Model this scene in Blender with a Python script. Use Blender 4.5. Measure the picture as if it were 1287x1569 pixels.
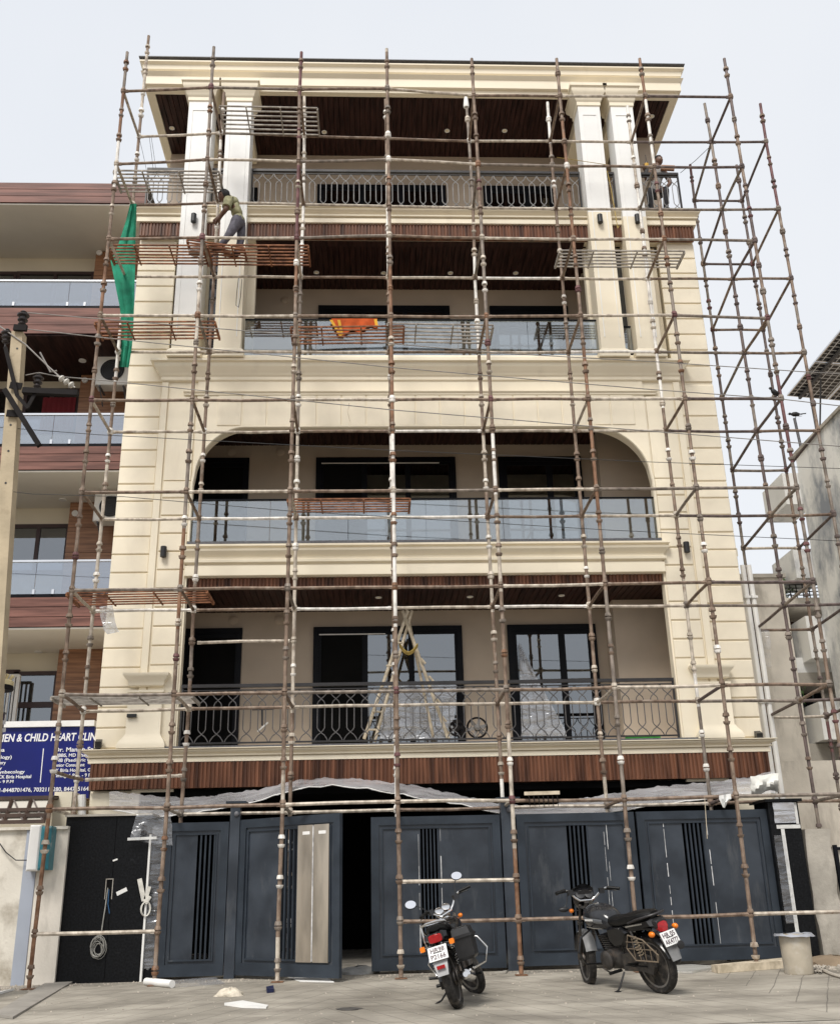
import bpy, math, random
from mathutils import Vector, Matrix, Euler
for o in list(bpy.data.objects): bpy.data.objects.remove(o)
scene = bpy.context.scene
COL = scene.collection
R = math.radians
random.seed(7)

# ------------------------------------------------------------------ camera
F_PX, PITCH, ROLL, YAW = 1529.684, 0.359931, -0.0242328, 0.050084
CAM = Vector((-0.30438, -13.77979, 1.0638))
_f = Vector((math.sin(YAW)*math.cos(PITCH), math.cos(YAW)*math.cos(PITCH), math.sin(PITCH)))
_r = Vector((math.cos(YAW), -math.sin(YAW), 0)); _u = _r.cross(_f)
RIGHT = math.cos(ROLL)*_r + math.sin(ROLL)*_u
UP = -math.sin(ROLL)*_r + math.cos(ROLL)*_u
FWD = _f
cd = bpy.data.cameras.new('Camera'); cam = bpy.data.objects.new('Camera', cd); COL.objects.link(cam)
cam.matrix_world = Matrix(((RIGHT.x, UP.x, -FWD.x, CAM.x), (RIGHT.y, UP.y, -FWD.y, CAM.y), (RIGHT.z, UP.z, -FWD.z, CAM.z), (0, 0, 0, 1)))
cd.sensor_fit = 'VERTICAL'; cd.sensor_height = 36.0; cd.lens = F_PX/1569*36.0
cd.clip_start = 0.1; cd.clip_end = 3000
scene.camera = cam

# ------------------------------------------------------------------ world, sun, exposure
SUN_EL, SUN_AZ = R(52), R(205)          # azimuth measured clockwise from +Y (north)
w = bpy.data.worlds.new('World'); scene.world = w; w.use_nodes = True
nt = w.node_tree; nt.nodes.clear()
out = nt.nodes.new('ShaderNodeOutputWorld'); bg = nt.nodes.new('ShaderNodeBackground')
sky = nt.nodes.new('ShaderNodeTexSky'); sky.sky_type = 'NISHITA'; sky.sun_disc = False
sky.sun_elevation = SUN_EL; sky.sun_rotation = SUN_AZ
sky.air_density = 1.0; sky.dust_density = 4.0; sky.ozone_density = 1.0
# thin bright overcast veil: the clear sky is pulled most of the way to an even pale grey-blue with soft cloud mottling
tc = nt.nodes.new('ShaderNodeTexCoord'); ns = nt.nodes.new('ShaderNodeTexNoise')
ns.inputs['Scale'].default_value = 1.6; ns.inputs['Detail'].default_value = 4
nt.links.new(tc.outputs['Generated'], ns.inputs['Vector'])
rp = nt.nodes.new('ShaderNodeValToRGB')
rp.color_ramp.elements[0].position = 0.3; rp.color_ramp.elements[0].color = (5.25, 5.5, 5.9, 1)
rp.color_ramp.elements[1].position = 0.7; rp.color_ramp.elements[1].color = (6.0, 6.1, 6.25, 1)
nt.links.new(ns.outputs['Fac'], rp.inputs['Fac'])
mx = nt.nodes.new('ShaderNodeMixRGB'); mx.inputs['Fac'].default_value = 0.9
nt.links.new(sky.outputs['Color'], mx.inputs['Color1']); nt.links.new(rp.outputs['Color'], mx.inputs['Color2'])
nt.links.new(mx.outputs['Color'], bg.inputs['Color']); bg.inputs['Strength'].default_value = 0.077
nt.links.new(bg.outputs[0], out.inputs['Surface'])
sl = bpy.data.lights.new('Sun', 'SUN'); sl.energy = 1.5; sl.angle = R(20); sl.color = (1, 0.96, 0.9)
sun = bpy.data.objects.new('Sun', sl); COL.objects.link(sun)
_d = Vector((math.sin(SUN_AZ)*math.cos(SUN_EL), math.cos(SUN_AZ)*math.cos(SUN_EL), math.sin(SUN_EL)))
sun.rotation_euler = _d.to_track_quat('Z', 'Y').to_euler(); sun.location = (-8, -20, 30)
vs = scene.view_settings; vs.view_transform = 'Standard'; vs.look = 'None'; vs.gamma = 1; vs.use_curve_mapping = False
vs.exposure = 1.05
scene.render.engine = 'CYCLES'

# ------------------------------------------------------------------ photo pixel -> place
def ray(x, y): return RIGHT*((x-643.5)/F_PX) - UP*((y-784.5)/F_PX) + FWD
def onY(x, y, Y):
    d = ray(x, y); return CAM + d*((Y-CAM.y)/d.y)
def onZ(x, y, Z):
    d = ray(x, y); return CAM + d*((Z-CAM.z)/d.z)
def onX(x, y, X):
    d = ray(x, y); return CAM + d*((X-CAM.x)/d.x)
RAMP = 0.022
def gz(Y): return RAMP*(min(0, max(Y, -4.6)))
def onG(x, y):
    p = onZ(x, y, 0)
    for _ in range(8): p = onZ(x, y, gz(p.y))
    return p

# ------------------------------------------------------------------ mesh collecting
class MB:
    def __init__(s, m=None): s.v = []; s.f = []; s.mi = []; s.m = m; s.cur = 0
    def add(s, vs, fs):
        n = len(s.v); s.v += [Vector(a) for a in vs]
        for f in fs: s.f.append([n+i for i in f]); s.mi.append(s.cur)
        return s
    def box(s, x0, x1, y0, y1, z0, z1):
        if x0 > x1: x0, x1 = x1, x0
        if y0 > y1: y0, y1 = y1, y0
        if z0 > z1: z0, z1 = z1, z0
        return s.add([(x0,y0,z0),(x1,y0,z0),(x1,y1,z0),(x0,y1,z0),(x0,y0,z1),(x1,y0,z1),(x1,y1,z1),(x0,y1,z1)],
                     [(0,3,2,1),(4,5,6,7),(0,1,5,4),(1,2,6,5),(2,3,7,6),(3,0,4,7)])
    def cbox(s, x0, x1, y0, y1, z0, z1, c=.01):
        # box whose front (-Y) edges are chamfered
        return s.add([(x0,y1,z0),(x1,y1,z0),(x1,y1,z1),(x0,y1,z1),(x0,y0+c,z0),(x1,y0+c,z0),(x1,y0+c,z1),(x0,y0+c,z1),
                      (x0+c,y0,z0+c),(x1-c,y0,z0+c),(x1-c,y0,z1-c),(x0+c,y0,z1-c)],
                     [(0,3,2,1),(0,1,5,4),(1,2,6,5),(2,3,7,6),(3,0,4,7),(4,5,9,8),(5,6,10,9),(6,7,11,10),(7,4,8,11),(8,9,10,11)])
    def bar(s, p, q, w, h=None, up=(0,0,1)):
        h = w if h is None else h
        p = Vector(p); q = Vector(q); d = (q-p).normalized(); up = Vector(up)
        if abs(d.dot(up)) > .98: up = Vector((0,1,0))
        a = d.cross(up).normalized(); b = a.cross(d)
        a *= w/2; b *= h/2
        return s.add([p-a-b,p+a-b,p+a+b,p-a+b,q-a-b,q+a-b,q+a+b,q-a+b],
                     [(0,3,2,1),(4,5,6,7),(0,1,5,4),(1,2,6,5),(2,3,7,6),(3,0,4,7)])
    def tube(s, pts, r, n=8, caps=True, closed=False):
        pts = [Vector(p) for p in pts]; m = len(pts)
        rs = r if isinstance(r, (list, tuple)) else [r]*m
        vs = []; fs = []; prev = None
        for i, p in enumerate(pts):
            if closed: t = (pts[(i+1) % m]-pts[i-1])
            else: t = pts[min(i+1, m-1)]-pts[max(i-1, 0)]
            t = t.normalized() if t.length > 1e-9 else Vector((0,0,1))
            if prev is None:
                up = Vector((0,0,1)) if abs(t.z) < .9 else Vector((0,1,0))
                a = t.cross(up).normalized()
            else:
                a = (prev-t*prev.dot(t)); a = a.normalized() if a.length > 1e-6 else t.orthogonal().normalized()
            prev = a; b = t.cross(a)
            for k in range(n):
                an = 2*math.pi*k/n; vs.append(p+(a*math.cos(an)+b*math.sin(an))*rs[i])
        for i in range(m if closed else m-1):
            j = (i+1) % m
            for k in range(n):
                l = (k+1) % n; fs.append((i*n+k, i*n+l, j*n+l, j*n+k))
        if caps and not closed:
            fs.append(tuple(range(n-1, -1, -1))); fs.append(tuple(range((m-1)*n, m*n)))
        return s.add(vs, fs)
    def lathe(s, prof, c=(0,0,0), axis=(0,0,1), n=16):
        # prof: list of (radius, height along axis)
        c = Vector(c); t = Vector(axis).normalized(); a = t.orthogonal().normalized(); b = t.cross(a)
        vs = []; fs = []
        for r, h in prof:
            for k in range(n):
                an = 2*math.pi*k/n; vs.append(c+t*h+(a*math.cos(an)+b*math.sin(an))*max(r, 1e-4))
        m = len(prof)
        for i in range(m-1):
            for k in range(n):
                l = (k+1) % n; fs.append((i*n+k, i*n+l, (i+1)*n+l, (i+1)*n+k))
        if prof[0][0] > 1e-3: fs.append(tuple(range(n-1, -1, -1)))
        if prof[-1][0] > 1e-3: fs.append(tuple(range((m-1)*n, m*n)))
        return s.add(vs, fs)
    def rings(s, rings, cap0=True, cap1=True):
        # loft of equally long vertex loops
        n = len(rings[0]); vs = [v for r in rings for v in r]; fs = []
        for i in range(len(rings)-1):
            for k in range(n):
                l = (k+1) % n; fs.append((i*n+k, i*n+l, (i+1)*n+l, (i+1)*n+k))
        if cap0: fs.append(tuple(range(n-1, -1, -1)))
        if cap1: fs.append(tuple(range((len(rings)-1)*n, len(rings)*n)))
        return s.add(vs, fs)
    def mould(s, x0, x1, y0, y1, prof, back=False):
        # moulding: rectangles grown by o at height z; the back edge stays at y1 unless back
        rs = []
        for o, z in prof:
            b = y1+o if back else y1
            rs.append([(x0-o,y0-o,z),(x1+o,y0-o,z),(x1+o,b,z),(x0-o,b,z)])
        return s.rings(rs)
    def prism(s, poly, a, b):
        # poly: list of 3D points offset by vectors a and b
        a = Vector(a); b = Vector(b)
        return s.rings([[Vector(p)+a for p in poly], [Vector(p)+b for p in poly]])
    def grid(s, rows):
        n = len(rows[0]); vs = [p for r in rows for p in r]
        return s.add(vs, [(i*n+k, i*n+k+1, (i+1)*n+k+1, (i+1)*n+k) for i in range(len(rows)-1) for k in range(n-1)])
    def sphere(s, c, r, n=12, m=8, sc=(1,1,1)):
        c = Vector(c); vs = []; fs = []
        for i in range(m+1):
            th = math.pi*i/m
            for k in range(n):
                an = 2*math.pi*k/n
                vs.append(c+Vector((r*sc[0]*math.sin(th)*math.cos(an), r*sc[1]*math.sin(th)*math.sin(an), r*sc[2]*math.cos(th))))
        for i in range(m):
            for k in range(n):
                l = (k+1) % n; fs.append((i*n+k, (i+1)*n+k, (i+1)*n+l, i*n+l))
        return s.add(vs, fs)
    def xf(s, M, start=0):
        for i in range(start, len(s.v)): s.v[i] = M @ s.v[i]
        return s
    def mesh(s, name, mats, smooth=35):
        me = bpy.data.meshes.new(name); me.from_pydata([tuple(v) for v in s.v], [], s.f); me.validate()
        if not isinstance(mats, (list, tuple)): mats = [mats]
        for m in mats: me.materials.append(m)
        if len(mats) > 1 and len(me.polygons) == len(s.mi): me.polygons.foreach_set('material_index', s.mi)
        import bmesh
        bm = bmesh.new(); bm.from_mesh(me); bmesh.ops.recalc_face_normals(bm, faces=bm.faces); bm.to_mesh(me); bm.free()
        if smooth:
            me.polygons.foreach_set('use_smooth', [True]*len(me.polygons)); me.set_sharp_from_angle(angle=R(smooth))
        return me

INV = {}
def tag(o, label=None, cat=None, group=None, kind=None):
    if label: o['label'] = label
    if cat: o['category'] = cat
    if group: o['group'] = group
    if kind: o['kind'] = kind
    return o
def thing(name, label, cat, loc=(0,0,0), group=None):
    """Empty at the thing's base; its parts are written in world coordinates"""
    o = bpy.data.objects.new(name, None); COL.objects.link(o); o.location = loc; o.empty_display_size = .2
    INV[o.name] = Matrix.Translation(-Vector(loc))
    return tag(o, label, cat, group)
def part(name, mb, mat, parent, smooth=35, loc=None, rot=None, kind=None, label=None):
    """A child mesh. World-coordinate meshes; parent chain beyond the thing has identity transforms."""
    me = mb if isinstance(mb, bpy.types.Mesh) else mb.mesh(name, mat, smooth)
    o = bpy.data.objects.new(name, me); COL.objects.link(o)
    if loc is not None: o.location = loc
    if rot is not None: o.rotation_euler = rot
    o.parent = parent
    if parent.type == 'EMPTY':
        if parent.name in INV: o.matrix_parent_inverse = INV[parent.name]
    elif parent.location.length > 0 or any(abs(a) > 0 for a in parent.rotation_euler):
        o.matrix_parent_inverse = (Matrix.Translation(parent.location) @ parent.rotation_euler.to_matrix().to_4x4()).inverted()
    if kind: o['kind'] = kind
    if label: o['label'] = label
    return o
def solo(name, mb, mat, label, cat, group=None, smooth=35, kind=None):
    """A thing that is one mesh, its origin moved to its base"""
    vs = mb.v; n = len(vs)
    c = Vector((sum(v.x for v in vs)/n, sum(v.y for v in vs)/n, min(v.z for v in vs)))
    for i in range(n): vs[i] = vs[i]-c
    o = bpy.data.objects.new(name, mb.mesh(name, mat, smooth)); COL.objects.link(o); o.location = c
    INV[o.name] = Matrix.Translation(-c)
    return tag(o, label, cat, group, kind)

# ------------------------------------------------------------------ materials
def _new(name):
    m = bpy.data.materials.new(name); m.use_nodes = True; t = m.node_tree
    return m, t, t.nodes['Principled BSDF'], t.nodes, t.links
def pmat(name, col, rough=.6, metal=0, var=.12, scale=3, stretch=(1,1,1), col2=None, lo=.35, hi=.65, bump=0, bscale=60, bstretch=None,
         dirt=None, dscale=2.0, dstretch=(1,1,1), dlo=.55, dhi=.75, spec=.5, coat=0, detail=5, emit=None, objvar=0):
    m, t, b, N, L = _new(name)
    g = N.new('ShaderNodeNewGeometry'); mp = N.new('ShaderNodeMapping'); mp.inputs['Scale'].default_value = stretch
    L.new(g.outputs['Position'], mp.inputs['Vector'])
    n = N.new('ShaderNodeTexNoise'); n.inputs['Scale'].default_value = scale; n.inputs['Detail'].default_value = detail
    L.new(mp.outputs[0], n.inputs['Vector'])
    r = N.new('ShaderNodeValToRGB'); L.new(n.outputs['Fac'], r.inputs['Fac'])
    c0 = [max(0, c*(1-var)) for c in col]; c1 = [min(1, c*(1+var)) for c in (col2 or col)]
    r.color_ramp.elements[0].position = lo; r.color_ramp.elements[0].color = (*c0, 1)
    r.color_ramp.elements[1].position = hi; r.color_ramp.elements[1].color = (*c1, 1)
    src = r.outputs['Color']
    if dirt:
        mp2 = N.new('ShaderNodeMapping'); mp2.inputs['Scale'].default_value = dstretch; mp2.inputs['Location'].default_value = (3.1, 7.7, 1.3)
        L.new(g.outputs['Position'], mp2.inputs['Vector'])
        n2 = N.new('ShaderNodeTexNoise'); n2.inputs['Scale'].default_value = dscale; n2.inputs['Detail'].default_value = 8; n2.inputs['Roughness'].default_value = .65
        L.new(mp2.outputs[0], n2.inputs['Vector'])
        r2 = N.new('ShaderNodeValToRGB'); L.new(n2.outputs['Fac'], r2.inputs['Fac'])
        r2.color_ramp.elements[0].position = dlo; r2.color_ramp.elements[0].color = (0,0,0,1)
        r2.color_ramp.elements[1].position = dhi; r2.color_ramp.elements[1].color = (1,1,1,1)
        mxn = N.new('ShaderNodeMixRGB'); L.new(r2.outputs['Color'], mxn.inputs['Fac']); L.new(src, mxn.inputs['Color1'])
        mxn.inputs['Color2'].default_value = (*dirt, 1); src = mxn.outputs['Color']
    if objvar:
        oi = N.new('ShaderNodeObjectInfo'); mr = N.new('ShaderNodeMapRange'); mr.inputs['To Min'].default_value = 1-objvar; mr.inputs['To Max'].default_value = 1+objvar*.5; L.new(oi.outputs['Random'], mr.inputs['Value'])
        hs = N.new('ShaderNodeHueSaturation'); L.new(mr.outputs[0], hs.inputs['Value']); L.new(src, hs.inputs['Color']); src = hs.outputs['Color']
    L.new(src, b.inputs['Base Color'])
    b.inputs['Roughness'].default_value = rough; b.inputs['Metallic'].default_value = metal
    b.inputs['Specular IOR Level'].default_value = spec; b.inputs['Coat Weight'].default_value = coat
    if emit: b.inputs['Emission Color'].default_value = (*col, 1); b.inputs['Emission Strength'].default_value = emit
    if bump:
        n3 = N.new('ShaderNodeTexNoise'); n3.inputs['Scale'].default_value = bscale; n3.inputs['Detail'].default_value = 6
        if bstretch:
            mp3 = N.new('ShaderNodeMapping'); mp3.inputs['Scale'].default_value = bstretch
            L.new(g.outputs['Position'], mp3.inputs['Vector']); L.new(mp3.outputs[0], n3.inputs['Vector'])
        else: L.new(g.outputs['Position'], n3.inputs['Vector'])
        bp = N.new('ShaderNodeBump'); bp.inputs['Strength'].default_value = bump; bp.inputs['Distance'].default_value = .02
        L.new(n3.outputs['Fac'], bp.inputs['Height']); L.new(bp.outputs[0], b.inputs['Normal'])
    return m
def glassmat(name, tint, fac, rough=.02, glossy=(.9,.95,1)):
    m, t, b, N, L = _new(name); N.remove(b)
    o = N['Material Output']; tr = N.new('ShaderNodeBsdfTransparent'); tr.inputs[0].default_value = (*tint, 1)
    gl = N.new('ShaderNodeBsdfGlossy'); gl.inputs['Color'].default_value = (*glossy, 1); gl.inputs['Roughness'].default_value = rough
    lw = N.new('ShaderNodeFresnel'); lw.inputs['IOR'].default_value = 1.5
    ma = N.new('ShaderNodeMath'); ma.operation = 'ADD'; ma.inputs[1].default_value = fac; ma.use_clamp = True
    L.new(lw.outputs[0], ma.inputs[0])
    mxs = N.new('ShaderNodeMixShader'); L.new(ma.outputs[0], mxs.inputs[0]); L.new(tr.outputs[0], mxs.inputs[1]); L.new(gl.outputs[0], mxs.inputs[2])
    L.new(mxs.outputs[0], o.inputs['Surface']); return m
def filmmat(name, col, alpha, rough=.22):
    # thin polythene: see-through film, part milky, part glossy, with fine crinkles
    m, t, b, N, L = _new(name); N.remove(b); o = N['Material Output']
    g = N.new('ShaderNodeNewGeometry')
    n = N.new('ShaderNodeTexNoise'); n.inputs['Scale'].default_value = 2.2; n.inputs['Detail'].default_value = 3; n.inputs['Distortion'].default_value = .8; mp = N.new('ShaderNodeMapping'); mp.inputs['Scale'].default_value = (.7,2.2,3.2); mp.inputs['Rotation'].default_value = (0,.25,0); L.new(g.outputs['Position'], mp.inputs['Vector']); L.new(mp.outputs[0], n.inputs['Vector'])
    bp = N.new('ShaderNodeBump'); bp.inputs['Strength'].default_value = .8; bp.inputs['Distance'].default_value = .05; L.new(n.outputs['Fac'], bp.inputs['Height'])
    r = N.new('ShaderNodeMapRange'); r.inputs['From Min'].default_value = .3; r.inputs['From Max'].default_value = .7
    r.inputs['To Min'].default_value = max(0, alpha-.13); r.inputs['To Max'].default_value = min(1, alpha+.13); L.new(n.outputs['Fac'], r.inputs['Value'])
    df = N.new('ShaderNodeBsdfDiffuse'); df.inputs['Color'].default_value = (*col, 1); gl = N.new('ShaderNodeBsdfGlossy'); gl.inputs['Color'].default_value = (.85,.87,.9,1); gl.inputs['Roughness'].default_value = rough
    L.new(bp.outputs[0], gl.inputs['Normal']); L.new(bp.outputs[0], df.inputs['Normal'])
    m1 = N.new('ShaderNodeMixShader'); m1.inputs[0].default_value = .45; L.new(df.outputs[0], m1.inputs[1]); L.new(gl.outputs[0], m1.inputs[2])
    tr = N.new('ShaderNodeBsdfTransparent'); m2 = N.new('ShaderNodeMixShader'); L.new(r.outputs[0], m2.inputs[0]); L.new(tr.outputs[0], m2.inputs[1]); L.new(m1.outputs[0], m2.inputs[2])
    L.new(m2.outputs[0], o.inputs['Surface']); return m
CREAM = pmat('cream_paint', (.83,.75,.59), .55, var=.04, scale=.9, bump=.06, bscale=90, dirt=(.68,.60,.47), dscale=1.3, dstretch=(1.6,1.6,.3), dlo=.58, dhi=.85)
CREAM_PANEL = pmat('cream_stone_panel', (.82,.74,.585), .6, var=.05, scale=2.2, bump=.08, bscale=70, dirt=(.68,.60,.47), dscale=1.8, dstretch=(1.6,1.6,.4), dlo=.57, dhi=.88, objvar=.05)
WHITE_PRIMER = pmat('white_primer', (.82,.82,.80), .6, var=.04, scale=2, dirt=(.72,.66,.52), dscale=1.5, dstretch=(1,1,.4), dlo=.6, dhi=.8)
TAUPE = pmat('taupe_wall', (.47,.39,.31), .75, var=.07, scale=1.5, bump=.05, dirt=(.45,.38,.31), dscale=1.2, dlo=.5, dhi=.8)
FLUTE = pmat('fluted_wood', (.085,.034,.019), .45, var=.35, scale=6, stretch=(1.5,1,.12), col2=(.165,.070,.038), lo=.36, hi=.66, detail=8, spec=.3)
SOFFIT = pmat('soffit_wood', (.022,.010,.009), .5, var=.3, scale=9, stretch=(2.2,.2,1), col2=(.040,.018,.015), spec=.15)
NCLAD = pmat('red_brown_cladding', (.155,.072,.058), .5, var=.22, scale=5, stretch=(.22,1,3), col2=(.20,.095,.075), bump=.03, spec=.25)
NPANEL = pmat('brown_wood_panel', (.25,.115,.055), .45, var=.2, scale=4, stretch=(.3,1,5), col2=(.32,.16,.08))
NCREAM = pmat('neighbour_cream', (.70,.64,.50), .7, var=.04, scale=1)
NCEIL = pmat('neighbour_ceiling', (.80,.76,.68), .7, var=.04, scale=1)
GRANITE = pmat('black_granite', (.006,.0065,.0075), .35, var=.5, scale=40, dirt=(.04,.042,.045), dscale=9, dlo=.64, dhi=.85, spec=.15)
SILL = pmat('grey_granite_sill', (.10,.10,.11), .5, var=.25, scale=30)
FRAME = pmat('dark_window_frame', (.007,.0075,.010), .4, var=.2, scale=3, spec=.1)
GATE = pmat('gate_blue_grey', (.027,.034,.045), .3, metal=.0, spec=.4, var=.22, scale=2.2, col2=(.036,.044,.056), dirt=(.11,.115,.12), dscale=2.4, dstretch=(2,1,.5), dlo=.57, dhi=.9, bump=.03, bscale=3)
GATE2 = pmat('gate_frame_blue_grey', (.030,.038,.049), .4, metal=.0, spec=.25, var=.2, scale=3, dirt=(.12,.13,.14), dscale=3, dlo=.66, dhi=.9)
IRON = pmat('dark_wrought_iron', (.035,.033,.034), .45, metal=.3, var=.2, scale=4)
IRON_MID = pmat('dusty_wrought_iron', (.13,.125,.125), .5, metal=.2, var=.25, scale=4)
IRON_PALE = pmat('primed_wrought_iron', (.30,.295,.29), .5, metal=.2, var=.2, scale=4)
BLACK = pmat('black_plastic', (.012,.012,.013), .45, var=.3, scale=6)
WHITE = pmat('white_paint', (.78,.77,.74), .5, var=.05, scale=4)
GLASS = glassmat('balustrade_glass', (.72,.76,.77), .22, glossy=(.93,.96,.98))
GLASS_N = glassmat('neighbour_balustrade_glass', (.62,.66,.72), .28)
PANE = glassmat('dark_window_glass', (.22,.23,.25), .19)
PANE_D = glassmat('very_dark_glass', (.10,.10,.12), .05)
DARKROOM = pmat('unlit_room', (.007,.007,.007), .9, spec=.05, var=.2, scale=1)  # near-black colour stands in for the shade inside rooms, garage and gaps
CONC = pmat('weathered_concrete', (.40,.37,.32), .85, var=.15, scale=2.5, bump=.25, bscale=25, dirt=(.16,.145,.12), dscale=1.4, dstretch=(1,1,.6), dlo=.5, dhi=.72)
LIGHTCONC = pmat('pale_render', (.70,.65,.57), .85, var=.10, scale=2, bump=.15, bscale=30, dirt=(.28,.25,.21), dscale=1.2, dstretch=(1.5,1.5,.45), dlo=.52, dhi=.8)
GREYWALL = pmat('grey_blotchy_render', (.72,.72,.70), .85, var=.12, scale=.7, dirt=(.24,.26,.29), dscale=.6, dstretch=(1.3,1.3,.8), dlo=.48, dhi=.64, bump=.1, bscale=20)
# scaffold tube finishes
def pole(name, c, c2, d, dl=.5): return pmat(name, c, .65, .15, var=.18, scale=6, stretch=(2,2,1.2), col2=c2, dirt=d, dscale=7, dstretch=(1,1,.8), dlo=dl, dhi=dl+.2, bump=.1, bscale=60)
P_BROWN = pole('tube_dusty_brown', (.15,.10,.07), (.235,.17,.125), (.38,.32,.26), .54)
P_RUST = pole('tube_rusty', (.16,.075,.035), (.24,.13,.075), (.33,.28,.23), .56)
P_PALE = pole('tube_paint_splashed', (.42,.36,.29), (.56,.50,.42), (.20,.13,.085), .54)
P_WHITE = pole('tube_white', (.72,.685,.63), (.78,.75,.70), (.42,.35,.27), .62)
P_MAROON = pole('tube_maroon', (.12,.045,.045), (.16,.075,.075), (.35,.30,.27), .62)
P_GREY = pole('tube_grey', (.17,.14,.115), (.25,.21,.175), (.16,.09,.07), .62)
P_DARK = pole('tube_dark_brown', (.09,.065,.06), (.14,.105,.095), (.26,.22,.19), .6)
# ================================================================== GROUND
def groundmat():
    m, t, b, N, L = _new('ribbed_concrete_paving')
    g = N.new('ShaderNodeNewGeometry')
    sp = N.new('ShaderNodeSeparateXYZ'); L.new(g.outputs['Position'], sp.inputs[0])
    def math_(op, a, bb=None):
        n = N.new('ShaderNodeMath'); n.operation = op
        for i, q in enumerate((a, bb)):
            if q is None: continue
            if isinstance(q, (int, float)): n.inputs[i].default_value = q
            else: L.new(q, n.inputs[i])
        return n.outputs[0]
    # chevron of ruled joints: bays 3.2 m wide, lines run diagonally and mirror at each bay edge
    dn = N.new('ShaderNodeTexNoise'); dn.inputs['Scale'].default_value = 1.5; L.new(g.outputs['Position'], dn.inputs['Vector'])
    xx = math_('PINGPONG', math_('ADD', sp.outputs['X'], 60.6), 4.6)
    u = math_('ADD', math_('ADD', math_('MULTIPLY', xx, .95), math_('MULTIPLY', sp.outputs['Y'], -.42)), math_('MULTIPLY', dn.outputs['Fac'], .05))
    fr = math_('FRACT', math_('MULTIPLY', u, 3.4))
    gr = math_('LESS_THAN', math_('ABSOLUTE', math_('SUBTRACT', fr, .5)), .022)
    n1 = N.new('ShaderNodeTexNoise'); n1.inputs['Scale'].default_value = .9; n1.inputs['Detail'].default_value = 8; L.new(g.outputs['Position'], n1.inputs['Vector'])
    r1 = N.new('ShaderNodeValToRGB'); L.new(n1.outputs['Fac'], r1.inputs['Fac'])
    r1.color_ramp.elements[0].position = .3; r1.color_ramp.elements[0].color = (.20,.182,.15,1)
    r1.color_ramp.elements[1].position = .68; r1.color_ramp.elements[1].color = (.42,.385,.325,1)
    n2 = N.new('ShaderNodeTexNoise'); n2.inputs['Scale'].default_value = 2.2; n2.inputs['Detail'].default_value = 9; n2.inputs['Roughness'].default_value = .7
    mp = N.new('ShaderNodeMapping'); mp.inputs['Scale'].default_value = (.5,1.5,1); L.new(g.outputs['Position'], mp.inputs['Vector']); L.new(mp.outputs[0], n2.inputs['Vector'])
    r2 = N.new('ShaderNodeValToRGB'); L.new(n2.outputs['Fac'], r2.inputs['Fac'])
    r2.color_ramp.elements[0].position = .46; r2.color_ramp.elements[0].color = (0,0,0,1)
    r2.color_ramp.elements[1].position = .78; r2.color_ramp.elements[1].color = (.85,.85,.85,1)
    m1 = N.new('ShaderNodeMixRGB'); L.new(r2.outputs[0], m1.inputs[0]); L.new(r1.outputs[0], m1.inputs[1]); m1.inputs[2].default_value = (.115,.10,.085,1)
    n4 = N.new('ShaderNodeTexNoise'); n4.inputs['Scale'].default_value = 1.3; n4.inputs['Detail'].default_value = 3; L.new(g.outputs['Position'], n4.inputs['Vector'])
    gf = math_('MULTIPLY', gr, math_('MULTIPLY', n4.outputs['Fac'], 1.1))
    m2 = N.new('ShaderNodeMixRGB'); L.new(gf, m2.inputs[0]); L.new(m1.outputs[0], m2.inputs[1]); m2.inputs[2].default_value = (.10,.09,.078,1)
    L.new(m2.outputs[0], b.inputs['Base Color']); b.inputs['Roughness'].default_value = .9; b.inputs['Specular IOR Level'].default_value = .25
    n3 = N.new('ShaderNodeTexNoise'); n3.inputs['Scale'].default_value = 35; n3.inputs['Detail'].default_value = 8; L.new(g.outputs['Position'], n3.inputs['Vector'])
    hh = math_('SUBTRACT', math_('MULTIPLY', n3.outputs['Fac'], .5), math_('MULTIPLY', gr, .8))
    bp = N.new('ShaderNodeBump'); bp.inputs['Strength'].default_value = .5; bp.inputs['Distance'].default_value = .015
    L.new(hh, bp.inputs['Height']); L.new(bp.outputs[0], b.inputs['Normal'])
    return m
PAVING = groundmat()
ROADM = pmat('dusty_road', (.24,.22,.19), .9, var=.18, scale=1.2, bump=.3, bscale=60, dirt=(.15,.135,.11), dscale=.8, dlo=.5, dhi=.75)
EARTH = pmat('bare_earth', (.22,.165,.11), .95, var=.2, scale=2, bump=.5, bscale=12)
mb = MB(); mb.grid([[(-300, y, z), (300, y, z)] for y, z in ((-300, gz(-9)-.03), (-4.6, gz(-9)-.03), (0, -.03), (1.2, -.03), (300, -.03))])
def struct(name, mb, mat):
    o = bpy.data.objects.new(name, mb.mesh(name, mat)); COL.objects.link(o); o['kind'] = 'structure'; return o
struct('ground', mb, EARTH)
mb = MB(); mb.grid([[(x, -4.25, gz(-4.25)) for x in (-30, 30)], [(x, 0, 0) for x in (-30, 30)], [(x, 1.6, 0) for x in (-30, 30)]])
struct('driveway_paving', mb, PAVING)
mb = MB(); mb.grid([[(-60, -14.5, gz(-9)-.012), (60, -14.5, gz(-9)-.012)], [(-60, -4.32, gz(-9)-.012), (60, -4.32, gz(-9)-.012)]])
struct('road', mb, ROADM)
mb = MB(); mb.box(-30, 30, -4.318, -4.254, gz(-9)-.25, gz(-4.25)-.004)
struct('kerb_strip', mb, CONC)
mb = MB(); mb.box(-3.6, 5.2, 1.604, 7.0, -.05, .004); struct('garage_floor', mb, CONC)

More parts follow.
